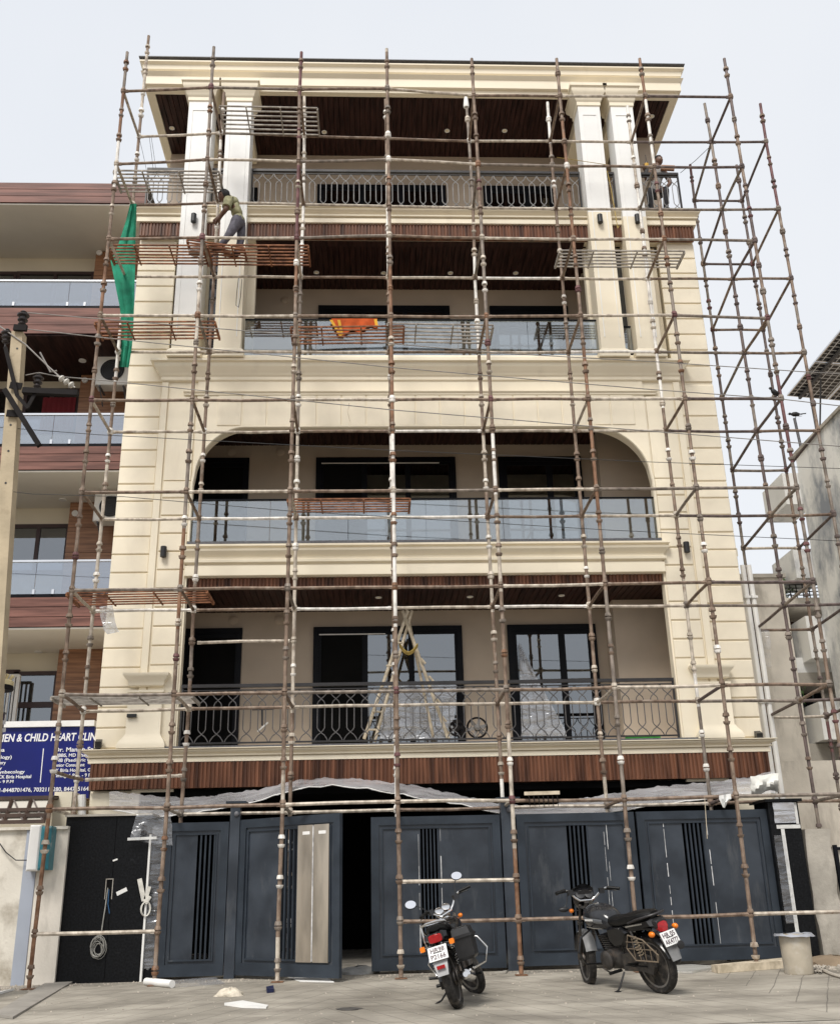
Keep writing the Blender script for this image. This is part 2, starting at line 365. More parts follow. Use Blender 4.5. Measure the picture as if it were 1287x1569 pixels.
# ================================================================== MAIN BUILDING
Yt, Yp, Yw, Yb = 1.72, 1.86, 1.95, 3.6     # trim front, portal face, outer wall face, recessed back wall
XL, XR = -4.58, 5.80                        # outer wall edges
PL, PR = -3.95, 5.15                        # portal edges
JL, JR = -3.33, 4.49                        # opening jambs
Z1, Z2, Z3, Z4, ZR = 3.12, 6.42, 9.78, 13.03, 15.86
B = thing('apartment_building', 'cream five storey apartment building with dark balconies behind scaffolding', 'building', (.6, 4, 0))

# --- solid core: side walls and rear, outer front strips
def wallbox(*b, name='wall', mat=CREAM, parent=None):
    m = MB(); m.box(*b); return part(name, m, mat, parent or B)
wl = wallbox(XL, PL, Yw+.03, 12, 2.5, Z4-.33)                   # left outer wall (joints show between the stone panels)
wr = wallbox(PR, XR, Yw+.03, 12, 2.5, Z4-.33)
# ground storey piers behind the gates
wallbox(XL+.02, XL+.75, 1.9, 12, 0, 2.5); wallbox(XR-.55, XR-.02, 1.9, 12, 0, 2.5)
wallbox(XL+.752, XR-.552, 6.9, 7.1, 0, 2.5, mat=DARKROOM, name='garage_shade_wall')  # garage shell coloured near black, so its shade sits in the colour
wallbox(XL+.752, XL+.80, 1.95, 6.898, .006, 2.438, mat=DARKROOM, name='garage_shade_wall'); wallbox(XR-.60, XR-.552, 1.95, 6.898, .006, 2.438, mat=DARKROOM, name='garage_shade_wall')  # black liners added over the lit pier sides to make them look shaded
wallbox(XL+.752, XR-.552, 1.95, 6.898, 2.44, 2.53, mat=DARKROOM, name='garage_shade_ceiling')
# --- portal (proud frame with the arched opening)
pl = wallbox(PL, JL, Yp+.03, Yp+.20, 2.5, 9.42, name='portal_pier'); pr = wallbox(JR, PR, Yp+.03, Yp+.20, 2.5, 9.42, name='portal_pier')
WI0, WI1 = PL+.004, PR-.004
ZA = 8.53
def archz(x):
    a = 1.02 if x > .6 else .86; h = 1.04
    d = (JL+a-x) if x < .6 else (x-(JR-a))
    if d <= 0: return ZA
    return ZA-h*(1-math.sqrt(max(0, 1-(d/a)**2)))
xs = sorted(set([JL+i*.04 for i in range(0, 24)] + [JR-i*.045 for i in range(0, 25)] + [-2, 0, 2, 3]))
m = MB()
for a, c in zip(xs[:-1], xs[1:]):
    za, zc = archz(a+1e-6), archz(c-1e-6)
    m.add([(a,Yp,za),(c,Yp,zc),(c,Yp,9.42),(a,Yp,9.42),(a,Yp+.2,za),(c,Yp+.2,zc),(c,Yp+.2,9.42),(a,Yp+.2,9.42)],
          [(0,1,2,3),(4,7,6,5),(0,4,5,1)])
m.add([(JL,Yp,archz(JL)),(JL,Yp,9.42),(JL,Yp+.2,9.42),(JL,Yp+.2,archz(JL))], [(0,1,2,3)])
arch = part('arch_beam', m, CREAM, B, smooth=50)
# moulded rim round the arch
m = MB(); pts = [(JL-.0, Yp-.012, 6.45)] + [(x, Yp-.012, archz(x)) for x in xs] + [(JR, Yp-.012, 6.45)]
m.tube([(p[0], p[1]+.01, p[2]+ (0.015)) for p in pts], .028, 6)
part('arch_rim', m, CREAM, arch)
# frieze panels over the arch
px0 = -2.98
for i in range(17):
    x0 = px0+i*.428
    m = MB(); m.cbox(x0+.012, x0+.416, Yp-.014, Yp+.01, 8.565, 9.138, .006); part('frieze_panel', m, CREAM_PANEL, arch)
m = MB(); m.mould(JL-.2, JR+.2, Yp-.001, Yp+.01, [(.0, 9.14), (.02, 9.15), (.02, 9.185), (.045, 9.2), (.045, 9.225), (0, 9.24)]); part('frieze_moulding', m, CREAM, arch)

# --- stone panels with recessed joints
def panels(x0, x1, yf, z0, z1, h, parent, mat=CREAM_PANEL, skip=None):
    n = round((z1-z0)/h); hh = (z1-z0)/n
    mm = MB(); mm.cbox(-(x1-x0)/2, (x1-x0)/2, yf, yf+.035, .010, hh-.010, .011)
    me = mm.mesh('stone_panel', mat)
    for i in range(n):
        zc = z0+i*hh
        if skip and skip[0] < zc+hh/2 < skip[1]: continue
        part('stone_panel', me, None, parent, loc=((x0+x1)/2, 0, zc))
panels(XL, PL-.02, Yw, 3.16, 9.40, .312, wl); panels(PR+.02, XR, Yw, 3.16, 9.40, .312, wr)
panels(XL, PL+.05, Yw, 9.45, 12.40, .312, wl); panels(PR-.05, XR, Yw, 9.45, 12.40, .312, wr)
panels(PL+.14, JL-.03, Yp, 4.42, 7.55, .312, pl); panels(JR+.03, PR-.14, Yp, 4.42, 7.55, .312, pr)
panels(PL+.14, PL+.20, Yp, 3.2, 4.0, .4, pl); panels(PR-.20, PR-.14, Yp, 3.2, 4.0, .4, pr)
m = MB(); m.box(PL+.14, JL-.03, Yp+.002, Yp+.031, 7.56, 9.12); part('pier_face', m, CREAM, pl)
m = MB(); m.box(JR+.03, PR-.14, Yp+.002, Yp+.031, 7.56, 9.12); part('pier_face', m, CREAM, pr)
for a, c, q in ((PL, PL+.11, pl), (PR-.11, PR, pr)):
    m = MB(); m.box(a, c, Yp-.004, Yp+.029, 3.16, 9.4); part('pier_edge_strip', m, CREAM, q)
for a, c, q in ((PL+.14, JL-.03, pl), (JR+.03, PR-.14, pr)):
    m = MB(); m.box(a, c, Yp+.004, Yp+.0295, 3.16, 4.415); part('pier_base_face', m, CREAM, q)
# pedestals on the piers
for xc, q in ((-3.83, pl), (5.06, pr)):
    m = MB(); m.mould(xc-.26, xc+.26, Yp-.06, Yp+.03, [(.10,3.13),(.10,3.18),(.075,3.24),(.03,3.30),(.0,3.36),(0,3.98),(.02,3.985),(.02,4.02),(.0,4.02)]); part('pedestal', m, CREAM, q)
    m = MB(); m.mould(xc-.25, xc+.25, Yp-.05, Yp+.03, [(0,4.08),(.02,4.10),(.03,4.16),(.08,4.22),(.10,4.25),(.10,4.28),(0,4.29)]); part('pedestal_cap', m, CREAM, q)

# --- floor bands (mouldings, fluted cladding, sills)
def flutes(x0, x1, yf, z0, z1, pitch=.06, dep=.018, parent=B, name='fluted_cladding'):
    n = int((x1-x0)/pitch); p = (x1-x0)/n; top = []; bot = []
    prof = []
    for i in range(n):
        x = x0+i*p; prof += [(x+.1*p, yf+dep), (x+.25*p, yf), (x+.75*p, yf), (x+.9*p, yf+dep)]
    m = MB(); m.grid([[(x, y, z0) for x, y in prof], [(x, y, z1) for x, y in prof]])
    m.box(x0, x1, yf+dep+.002, yf+dep+.1, z0, z1)
    return part(name, m, FLUTE, parent, kind='stuff', smooth=20)
def band(x0, x1, zt, zb, parent=B, proj=.10, yb=None):
    H = zt-zb
    m = MB(); m.mould(x0, x1, Yt+proj, yb or Yw+.05, [(.0,zb),(.03,zb+.02*H),(.03,zb+.34*H),(.0,zb+.36*H),(.0,zb+.40*H),(.06,zb+.44*H),(.065,zb+.52*H),(.03,zb+.55*H),(.035,zb+.62*H),(.07,zb+.70*H),(.11,zb+.78*H),(.12,zb+.84*H),(.085,zb+.86*H),(.085,zb+.90*H),(.13,zb+.93*H),(.13,zb+.99*H),(0,zt)])
    return part('floor_moulding', m, CREAM, parent, smooth=24)
t1 = band(XL, XR, 3.12, 2.92, yb=3.85); m = MB(); m.box(JL-.4, JR+.4, Yt+.02, Yt+.14, 3.122, 3.15); part('sill', m, SILL, t1)
flutes(XL+.01, XR-.01, Yt+.07, 2.54, 2.918, parent=t1)
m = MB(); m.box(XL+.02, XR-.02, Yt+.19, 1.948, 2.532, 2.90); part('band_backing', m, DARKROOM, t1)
t2 = band(JL+.003, JR-.003, 6.38, 5.86, proj=.14, yb=3.85)
m = MB(); m.box(JL+.004, JR-.004, Yt+.02, Yt+.26, 6.382, 6.425); part('sill', m, SILL, t2)
flutes(JL+.01, JR-.01, Yt+.22, 5.70, 5.858, parent=t2)
t3 = None
m = MB(); m.mould(PL, PR, Yp-.005, 2.2, [(.0,9.42),(.02,9.44),(.02,9.50),(.05,9.53),(.06,9.58),(.12,9.64),(.14,9.68),(.14,9.72),(.19,9.735),(.19,9.775),(0,9.785)])
t3 = part('portal_cornice', m, CREAM, B)
m = MB(); m.box(PL-.0, PR+.0, 1.9, 3.9, 9.60, 9.78); part('floor_slab', m, CREAM, t3)
m = MB(); m.mould(PL+.25, PR-.25, Yp-.03, 2.3, [(.0,9.786),(.06,9.80),(.06,9.86),(.03,9.89),(0,9.93)]); part('plinth_course', m, CREAM, t3)
t4 = band(XL-.02, XR+.02, 13.02, 12.71, yb=3.85)
m = MB(); m.box(XL-.08, XR+.08, Yt+.0, Yt+.15, 13.022, 13.045); part('sill', m, SILL, t4)
flutes(XL+.0, XR-.0, Yt+.10, 12.42, 12.708, parent=t4)
m = MB(); m.box(XL+.01, XR-.01, Yt+.22, 2.1, 12.43, 12.70); part('band_backing', m, CREAM, t4)
# --- slabs / balcony floors
for z in (3.04, 6.34, 9.70, 12.95):
    wallbox(WI0 if z < 12 else XL, WI1 if z < 12 else XR, 2.25, 12, z-.15, z, name='floor_slab', mat=TAUPE)
# --- soffits: ribbed wood panels running front to back
def soffit(x0, x1, y0, y1, z, pitch=.105, parent=B):
    n = int((x1-x0)/pitch); p = (x1-x0)/n; prof = []
    for i in range(n):
        x = x0+i*p; prof += [(x+.02*p, z+.014), (x+.08*p, z), (x+.92*p, z), (x+.98*p, z+.014)]
    m = MB(); m.grid([[(x, y0, zz) for x, zz in prof], [(x, y1, zz) for x, zz in prof]])
    m.box(x0, x1, y0, y1, z+.016, z+.05)
    return part('soffit_panelling', m, SOFFIT, parent, kind='stuff', smooth=20)
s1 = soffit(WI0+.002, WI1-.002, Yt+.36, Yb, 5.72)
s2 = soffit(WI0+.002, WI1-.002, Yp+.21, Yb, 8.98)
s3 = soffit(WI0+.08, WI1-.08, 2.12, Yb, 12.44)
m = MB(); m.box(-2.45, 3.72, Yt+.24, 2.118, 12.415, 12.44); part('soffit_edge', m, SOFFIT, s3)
# --- recessed walls
for z0, z1 in ((3.04, 5.77), (6.34, 9.03), (9.70, 12.49)):
    wallbox(WI0, WI1, Yb, Yb+.25, z0, z1, name='balcony_wall', mat=TAUPE)
    wallbox(3.86, WI1-.002, 2.98, Yb-.002, z0+.002, z1-.06, name='balcony_side_wall', mat=TAUPE)
    wallbox(WI0-.001, WI0+.06, 2.3, Yb-.002, z0+.002, z1-.06, name='balcony_side_wall', mat=TAUPE)
wallbox(XL+.04, 5.6, Yb, Yb+.25, 12.952, ZR-.076, name='terrace_wall', mat=TAUPE)
wallbox(4.9, 5.66, 2.95, Yb-.002, 12.952, ZR-.076, name='terrace_side_wall', mat=TAUPE)
wallbox(XL+.04, XL+.24, Yb+.252, 12, 12.952, ZR-.001, name='terrace_wall', mat=TAUPE); wallbox(5.4, 5.6, Yb+.252, 12, 12.952, ZR-.001, name='terrace_wall', mat=TAUPE)
# upper left/right returns by the columns (third floor)
wallbox(PL+.055, -2.45, 2.12, 2.26, 9.79, 12.41, name='wall_return', mat=CREAM); wallbox(3.72, PR-.055, 2.12, 2.26, 9.79, 12.41, name='wall_return', mat=CREAM)
for xa, xb in ((-3.28, -3.08), (4.23, 4.41)):
    m = MB(); m.box(xa, xb, 2.08, 2.118, 9.95, 12.35); part('slot_window', m, PANE_D, B)

# --- roof with deep overhang and cornice
m = MB(); m.mould(XL-.12, XR+.08, Yt-.0, 12, [(.0,ZR),(.02,ZR+.01),(.02,ZR+.20),(.05,ZR+.235),(.08,ZR+.275),(.02,ZR+.29),(.02,ZR+.325),(.05,ZR+.35),(.06,ZR+.45),(.11,ZR+.49),(.11,ZR+.52),(.04,ZR+.535),(.05,ZR+.57),(.0,ZR+.58)])
roof = part('roof_cornice', m, CREAM, B)
m = MB(); m.box(XL-.25, XR+.21, Yt-.13, 12.1, ZR+.582, ZR+.598); part('coping', m, SILL, roof)
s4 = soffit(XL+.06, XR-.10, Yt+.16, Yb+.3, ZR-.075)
for q in ((XL-.08,XR+.04,Yt+.04,Yt+.155),(XL-.08,XL+.055,Yt+.1555,3.9),(XR-.095,XR+.04,Yt+.1555,3.9)):
    m = MB(); m.box(*q, ZR-.09, ZR-.001); part('eaves_border', m, CREAM, roof)

# --- columns
def column(x0, x1, white_from):
    yf = Yt-.06; yb = yf+.42; xc = (x0+x1)/2; hw = (x1-x0)/2
    m = MB(); m.box(x0, x1, yf, yb, 9.8, white_from); c = part('column', m, CREAM, B)
    m = MB(); m.box(x0, x1, yf, yb, white_from, 15.42); part('upper_shaft', m, WHITE_PRIMER, c)
    # raised panel border on the face
    for a, d, zz0, zz1 in ((x0+.07, x0+.085, 10.2, 15.2), (x1-.085, x1-.07, 10.2, 15.2)):
        m = MB(); m.box(a, d, yf-.010, yf+.001, zz0, zz1); part('panel_bead', m, WHITE_PRIMER, c)
    m = MB(); m.box(x0+.0855, x1-.0855, yf-.010, yf+.001, 15.185, 15.2); part('panel_bead', m, WHITE_PRIMER, c)
    m = MB(); m.mould(x0, x1, yf, yb, [(.0,15.40),(.02,15.42),(.02,15.50),(.05,15.54),(.06,15.60),(.10,15.66),(.12,15.72),(.12,15.78),(.15,15.80),(.15,ZR-.003)], back=True); part('capital', m, CREAM, c)
    m = MB(); m.mould(x0, x1, yf, yb, [(.06,9.79),(.06,9.90),(.03,9.94),(.0,9.97)], back=True); part('column_base', m, CREAM, c)
    m = MB(); m.box(xc-.12, xc+.12, yb+.152, 3.55, 15.5, ZR-.09); part('capital_beam', m, CREAM, c)
column(-3.80, -3.34, 10.6); column(-3.07, -2.60, 12.3); column(3.77, 4.20, 12.9); column(4.42, 4.86, 12.8)

# --- doors and windows on the recessed walls
def opening(x0, x1, z0, z1, kind, y=Yb, parent=B, film=False):
    f = .09
    m = MB(); m.box(x0, x0+f, y-.05, y-.001, z0, z1); m.box(x1-f, x1, y-.05, y-.001, z0, z1); m.box(x0+f, x1-f, y-.05, y-.001, z1-f*1.1, z1); m.box(x0+f, x1-f, y-.05, y-.001, z0, z0+.04)
    o = part('door' if kind == 'door' else 'window', m, FRAME, parent)
    if kind == 'slide':
        n = 3; ww = (x1-x0-2*f)/n
        for i in range(n):
            a = x0+f+i*ww; c = a+ww
            mm = MB(); ff = .05; yy = y-.03 if i % 2 else y-.018
            mm.box(a, a+ff, yy-.01, yy+.01, z0+.042, z1-.1); mm.box(c-ff, c, yy-.01, yy+.01, z0+.042, z1-.1); mm.box(a+ff, c-ff, yy-.01, yy+.01, z1-.15, z1-.1); mm.box(a+ff, c-ff, yy-.01, yy+.01, z0+.042, z0+.1)
            part('sash', mm, FRAME, o)
            mm = MB(); mm.box(a+ff, c-ff, yy-.003, yy+.003, z0+.1, z1-.15); (part('pane', mm, PANE, o) if (i or not film) else None)
    else:
        mm = MB(); a, c = x0+f, x1-f; ff = .07 if kind != 'door' else .02; mid = a+(c-a)*.62 if kind == 'double' else None
        mm.box(a, a+ff, y-.03, y-.01, z0+.042, z1-.1); mm.box(c-ff, c, y-.03, y-.01, z0+.042, z1-.1); mm.box(a+ff, c-ff, y-.03, y-.01, z1-.18, z1-.1); mm.box(a+ff, c-ff, y-.03, y-.01, z0+.042, z0+.22)
        if mid: mm.box(mid-.06, mid+.06, y-.0295, y-.0105, z0+.222, z1-.182)
        part('door_leaf', mm, FRAME, o)
        if kind != 'door': mm = MB(); mm.box(a+ff, c-ff, y-.022, y-.018, z0+.22, z1-.18); part('pane', mm, PANE, o)
    mm = MB(); mm.box(x0+.02, x1-.02, y-.009, y-.0025, z0+.01, z1-.01); part('room_shade_panel', mm, DARKROOM, o)  # flat near-black panel, the unlit room's shade put into its colour
    return o
for z0, z1 in ((3.06, 5.43), (6.36, 8.71), (9.72, 12.04)):
    opening(-3.65, -2.62, z0, z1, 'door'); opening(-1.37, 1.26, z0, z1, 'slide', film=True); opening(2.07, 3.66, z0, z1, 'double')
opening(-3.4, -2.68, 12.97, 14.9, 'door'); opening(-1.43, 1.28, 12.97, 15.0, 'slide'); opening(2.07, 3.62, 12.97, 15.0, 'double')
# white tape / film edges left on the first-floor frames
m = MB(); m.box(-1.27, -.1, Yb-.056, Yb-.051, 5.28, 5.30); part('masking_strip', m, WHITE, B)
m = MB(); m.box(-1.27, .95, Yb-.056, Yb-.051, 8.575, 8.595); part('masking_strip', m, WHITE, B)

# --- round wall vents, ceiling downlights, wall lamps, cameras
for x, y, Y in ((358,950,Yb),(428,950,Yb),(355,692,Yb),(430,692,Yb),(437,460,Yb)):
    p = onY(x, y, Y); m = MB(); m.lathe([(.085,.02),(.085,0),(.07,-.008),(.02,-.012),(0,-.012)], (p.x, Y-.012, p.z), (0,1,0), 16); part('round_vent', m, TAUPE, B)
LENS = pmat('downlight_lens', (.85,.75,.55), .3, var=.02)
for x, y, z in ((264,196,ZR-.075),(497,202,ZR-.075),(685,200,ZR-.075),(773,200,ZR-.075),(998,178,ZR-.075),(485,417,12.44),(588,418,12.44),(690,418,12.44),(790,418,12.44),(580,915,5.72),(720,914,5.72),(860,912,5.72)):
    p = onZ(x, y, z)
    m = MB(); m.lathe([(.055,0),(.055,-.012),(.04,-.012),(.036,-.002)], (p.x, p.y, z-.001), (0,0,1), 14); d = part('downlight', m, WHITE, B)
    m = MB(); m.lathe([(.034,0),(.02,-.006),(0,-.007)], (p.x, p.y, z-.003), (0,0,1), 12); part('lens', m, LENS, d)
for x, y, Y in ((252,847,Yp),(1050,840,Yp),(298,337,1.66),(918,338,1.66),(975,338,1.66)):
    p = onY(x, y, Y); m = MB(); m.lathe([(.045,-.09),(.05,-.085),(.05,.085),(.045,.09)], (p.x, Y-.055, p.z), (0,0,1), 12); m.box(p.x-.03, p.x+.03, Y-.02, Y-.002, p.z-.05, p.z+.05)
    part('wall_lamp', m, BLACK, B)
for x, y, Y in ((203,1097,1.80),):
    p = onY(x, y, Y); m = MB(); m.box(p.x-.07, p.x+.07, Y-.05, Y-.001, p.z-.025, p.z+.025); part('wall_lamp', m, BLACK, B)
for x, y, Y, s in ((151,1140,1.86,1), (1162,1127,1.86,-1)):
    p = onY(x, y, Y); m = MB(); m.bar(p+Vector((0,.0,-.1)), p+Vector((0,0,.0)), .03); m.bar(p+Vector((0,.06,.03)), p+Vector((.03*s,-.12,-.03)), .09, .1); m.box(p.x-.05, p.x+.05, Y-.05, Y+.05, 3.13, 3.15)
    part('flood_lamp', m, BLACK, B)

# --- wrought iron railings (first floor and terrace)
def railing(x0, x1, z0, h, y, mat, n, name='balcony_railing'):
    m = MB(); m.box(x0, x1, y-.03, y+.03, z0+h-.05, z0+h); m.box(x0, x1, y-.012, y+.012, z0+.045, z0+.07); m.box(x0, x1, y-.012, y+.012, z0+h-.10, z0+h-.085)
    for x in (x0, x1-.03): m.box(x+.002, x+.03, y-.02, y+.02, z0, z0+h-.052)
    r = part(name, m, IRON, B)
    p = (x1-x0)/n; mm = MB(); w = p*.25; zt = z0+h-.09
    H = h-.15; b0 = z0+.055
    def curve(sg):
        P = []
        for u, xx in ((0,1.9),(.06,1.55),(.12,.95),(.17,0),(.22,-.7),(.26,-1),(.72,-1),(.76,-.75),(.81,0),(.87,.95),(.93,1.6),(1,1.9)):
            P.append((sg*xx*w, 0, b0+u*H))
        return P
    mm.tube(curve(1), .0085, 5); mm.tube(curve(-1), .0085, 5); me = mm.mesh('baluster', mat)
    for i in range(n): part('baluster', me, None, r, loc=(x0+(i+.5)*p, y, 0))
    return r
railing(JL+.03, JR-.03, 3.15, .96, 1.90, IRON_MID, 34)
railing(-4.55, -3.82, 13.045, .97, 1.92, IRON_PALE, 4); railing(-2.58, 3.74, 13.045, .97, 1.92, IRON_PALE, 30)
railing(-3.32, -3.09, 13.045, .97, 1.92, IRON_PALE, 1); railing(4.21, 4.41, 13.045, .97, 1.92, IRON_PALE, 1); railing(4.88, 5.68, 13.045, .97, 1.92, IRON_PALE, 4)
# --- glass balustrades
def glassrail(x0, x1, z0, h, y, n, parent=B, glass=GLASS, railm=FRAME, rail=.025):
    m = MB(); m.box(x0, x1, y-.03, y+.03, z0, z0+.05); part('base_channel', m, FRAME, parent); m = MB(); m.box(x0, x1, y-.025, y+.025, z0+h-rail, z0+h)
    r = part('glass_balustrade', m, railm, parent); p = (x1-x0)/n
    mm = MB(); mm.box(-p/2+.004, p/2-.004, -.006, .006, .052, h-rail-.002); me = mm.mesh('glass_panel', glass)
    for i in range(n): part('glass_panel', me, None, r, loc=(x0+(i+.5)*p, y, z0))
    return r
glassrail(JL+.01, JR-.01, 6.427, .80, 1.93, 6); glassrail(-2.56, 3.76, 9.79, .86, 1.83, 5); glassrail(4.22, 4.40, 9.94, .62, 1.9, 1)
# rainwater pipes on the right flank
for i, x in enumerate((6.12, 6.23)):
    m = MB(); m.tube([(x, 2.6, 0), (x, 2.6, 6.2)], .045, 8)
    for z in (1, 3.8, 5.6): m.box(x-.06, x+.06, 2.54, 2.66, z, z+.04)
    part('rainwater_pipe', m, WHITE, B)
m = MB(); m.bar((5.86, 2.35, 6.35), (5.95, 2.35, 6.35), .1, .14); part('pipe_box', m, CREAM, B)
# ================================================================== GATES AND FRONT BOUNDARY
Yg = .80
SCUFF = pmat('white_filler_smears', (.55,.55,.55), .7, var=.3, scale=12)
BEIGE_SHEET = pmat('bronze_metal_sheet', (.50,.44,.36), .28, metal=.8, var=.25, scale=2, stretch=(3,1,.6))  # vertical colour streaks stand in for uneven reflections on the metal
def gate_leaf(label, x0, x1, zb, zt, slots, ang=0, extra=None):
    """leaf built flat at Yg in world coordinates, hinged on its left edge"""
    o = thing('gate_leaf', label, 'gate', (x0, Yg, zb), 'leaves of the driveway gate')
    W = x1-x0; fr = .11
    M = Matrix.Translation((x0, Yg, 0)) @ Matrix.Rotation(-ang, 4, 'Z')
    def P(name, mb, mat, par=o): return part(name, mb.xf(M), mat, par)
    m = MB()
    for b in ((0,fr,-.03,.03,zb,zt),(W-fr,W,-.03,.03,zb,zt),(fr,W-fr,-.03,.03,zt-fr,zt),(fr,W-fr,-.03,.03,zb,zb+fr*1.35)): m.box(*b)
    f = P('frame', m, GATE2)
    # inner moulding
    m = MB(); a0, a1, c0, c1 = fr+.035, W-fr-.035, zb+fr*1.35+.035, zt-fr-.035; t = .02
    for b in ((a0,a0+t,-.028,-.008,c0,c1),(a1-t,a1,-.028,-.008,c0,c1),(a0+t,a1-t,-.028,-.008,c1-t,c1),(a0+t,a1-t,-.028,-.008,c0,c0+t)): m.box(*b)
    P('inner_moulding', m, GATE2)
    s0, s1, ns = slots
    x_a, x_b = W*s0, W*s1
    m = MB(); m.box(fr, x_a, -.008, .008, zb+fr*1.35, zt-fr); P('panel', m, GATE)
    m = MB(); m.box(x_b, W-fr, -.0085, .0085, zb+fr*1.35, zt-fr); P('panel', m, GATE)
    m = MB(); m.box(x_a, x_b, -.0075, .0075, zb+fr*1.35, c0+.02); P('slot_rail', m, GATE)
    m = MB(); m.box(x_a, x_b, -.0075, .0075, c1-.02, zt-fr); P('slot_rail', m, GATE)
    p = (x_b-x_a)/ns
    for i in range(ns):
        m = MB(); m.box(x_a+(i+.62)*p, x_a+(i+1)*p, -.02, .02, c0+.02, c1-.02); P('slat', m, GATE2)
    if extra: extra(P, W, c0, c1)
    return o
def smears(xsw):
    def f(P, W, c0, c1):
        rng = random.Random(int(xsw[0]*1000))
        for u in xsw:
            z = c0
            while z < c1:
                l = rng.uniform(.1, .5); wd = rng.uniform(.002, .006)
                m = MB(); m.box(W*u-wd, W*u+wd, -.0135, -.009, z, min(c1, z+l)); P('filler_seam', m, SCUFF); z += l+rng.uniform(.0, .25)
    return f
def sheet(P, W, c0, c1):
    for k, (a, c) in enumerate(((.60, .745), (.755, .90))):
        m = MB(); m.box(W*a, W*c, -.034, -.0295, c0-.01, c1+.02); s = P('metal_sheet', m, BEIGE_SHEET)
        m = MB(); m.box(W*a+.08, W*a+.2, -.036, -.0345, c1-.10, c1-.06); P('paper_tag', m, WHITE, s)
    m = MB(); m.box(W*.746, W*.7545, -.04, -.0295, c0, c1+.01); P('filler_seam', m, SCUFF)
def gx(px, y=1380): return onY(px, y, Yg).x
gate_leaf('narrow blue grey gate leaf beside the black granite wall', gx(246), gx(347), .04, 1.98, (.52,.80,4))
gate_leaf('half open gate leaf with bronze metal sheets on its face', gx(366), gx(366)+1.72, .04, 2.0, (.40,.60,5), ang=R(35), extra=sheet)
gate_leaf('gate leaf next to the dark gateway gap, behind the motorcycle with the side box', gx(569), gx(771), .04, 2.0, (.38,.52,5), extra=smears((.365,.535)))
gate_leaf('gate leaf behind the motorcycle with twin round dials', gx(797), gx(982), .05, 2.0, (.42,.60,5), extra=smears((.735,.76)))
gate_leaf('widest gate leaf beside the taped black granite pillar', gx(986), gx(1192), .06, 2.0, (.34,.50,5), extra=smears((.20,.53)))
def gate_post(label, a, c, top):
    o = thing('gate_post', label, 'gate post', ((gx(a)+gx(c))/2, Yg+.1, 0), 'posts of the driveway gate')
    m = MB(); m.box(gx(a)+.012, gx(c)-.012, Yg-.04, Yg+.14, 0, top); part('shaft', m, GATE, o)
    m = MB(); m.box(gx(a)-.05, gx(c)+.07, Yg-.09, Yg+.19, top+.001, top+.03); part('cap_plate', m, GATE2, o)
    xm = (gx(a)+gx(c))/2; m = MB(); m.lathe([(.035,0),(.035,.02),(.02,.03),(0,.03)], (xm+.02, Yg-.041, top-.14), (0,-1,0), 12); part('bolt', m, SILL, o)
gate_post('dark steel gate post between the narrow leaf and the half open leaf', 347, 365, 2.22)
gate_post('dark steel gate post between two closed leaves', 772, 796, 2.2)
# beam over the gate
tape = pmat('masking_tape', (.62,.62,.60), .6, var=.1, scale=10)
FILM = filmmat('polythene_film', (.72,.72,.75), .55); FILM2 = filmmat('polythene_wrap', (.5,.5,.52), .24, .18)
def gpx(px, y): return onY(px, y, Yg)
# left granite wall
o = thing('granite_gate_wall', 'wide black granite gate wall with a hanging wire coil', 'wall', (-4, Yg, 0))
a, c = onY(88, 1400, Yg-.1).x, onY(221, 1400, Yg-.1).x; zt = onY(150, 1251, Yg-.1).z
W3 = (c-a)
m = MB(); m.box(a+.004, a+W3*.60, Yg-.1, Yg+.35, 0, zt); part('granite_slab', m, GRANITE, o)
m = MB(); m.box(a+W3*.60+.006, c, Yg-.102, Yg+.348, 0, zt-.003); part('granite_slab', m, GRANITE, o)
m = MB(); m.box(a-.01, c+.03, Yg-.13, Yg+.37, zt+.001, zt+.028); part('coping', m, CONC, o)
p = gpx(171, 1362); m = MB(); m.box(p.x-.055, p.x-.045, Yg-.106, Yg-.103, p.z-.13, p.z+.13); m.box(p.x+.035, p.x+.045, Yg-.106, Yg-.103, p.z-.13, p.z+.13); m.box(p.x-.045, p.x+.035, Yg-.106, Yg-.103, p.z+.12, p.z+.13); part('socket_cutout', m, CONC, o)
m = MB(); m.box(p.x-.044, p.x+.034, Yg-.1045, Yg-.103, p.z-.13, p.z+.119); part('socket_hole', m, DARKROOM, o)
for x, y, l, an in ((190,1366,.13,.3),(180,1318,.06,.1)):
    q = gpx(x, y); m = MB(); m.bar(q+Vector((-l/2,-.107,-an*.1)), q+Vector((l/2,-.107,an*.1)), .006, .05 if l > .1 else .02); part('tape_scrap', m, WHITE, o)
# strip of silver film + corner bead at its right edge
ww = thing('wrapped_gate_jamb', 'plastic wrapped jamb strip at the edge of the granite wall', 'gate jamb', (c+.1, Yg, 0))
m = MB(); m.box(c+.012, c+.19, Yg-.05, Yg+.2, 0, zt-.06); part('jamb', m, GRANITE, ww)
m = MB(); m.box(c+.004, c+.03, Yg-.112, Yg-.052, 0, zt-.25); part('corner_bead', m, WHITE, ww)
rows = []
rng = random.Random(3)
for i in range(14):
    z = .15+i*(zt-.3)/13; rows.append([(c+.035+k*.03, Yg-.062-rng.uniform(0,.02), z+rng.uniform(-.02,.02)) for k in range(6)])
m = MB(); m.grid(rows); part('film_wrap', m, FILM2, ww)
rows = []
for i in range(7):
    rows.append([(c-.18+k*.065+i*.01*(1 if k > 3 else -1), Yg-.14-.02*math.sin(k*2+i)-.012*i*(k < 3), zt+.02-i*.055-(.10*k/7 if i > 3 else 0)+rng.uniform(-.012,.012)) for k in range(8)])
m = MB(); m.grid(rows); part('film_flap', m, FILM2, ww)
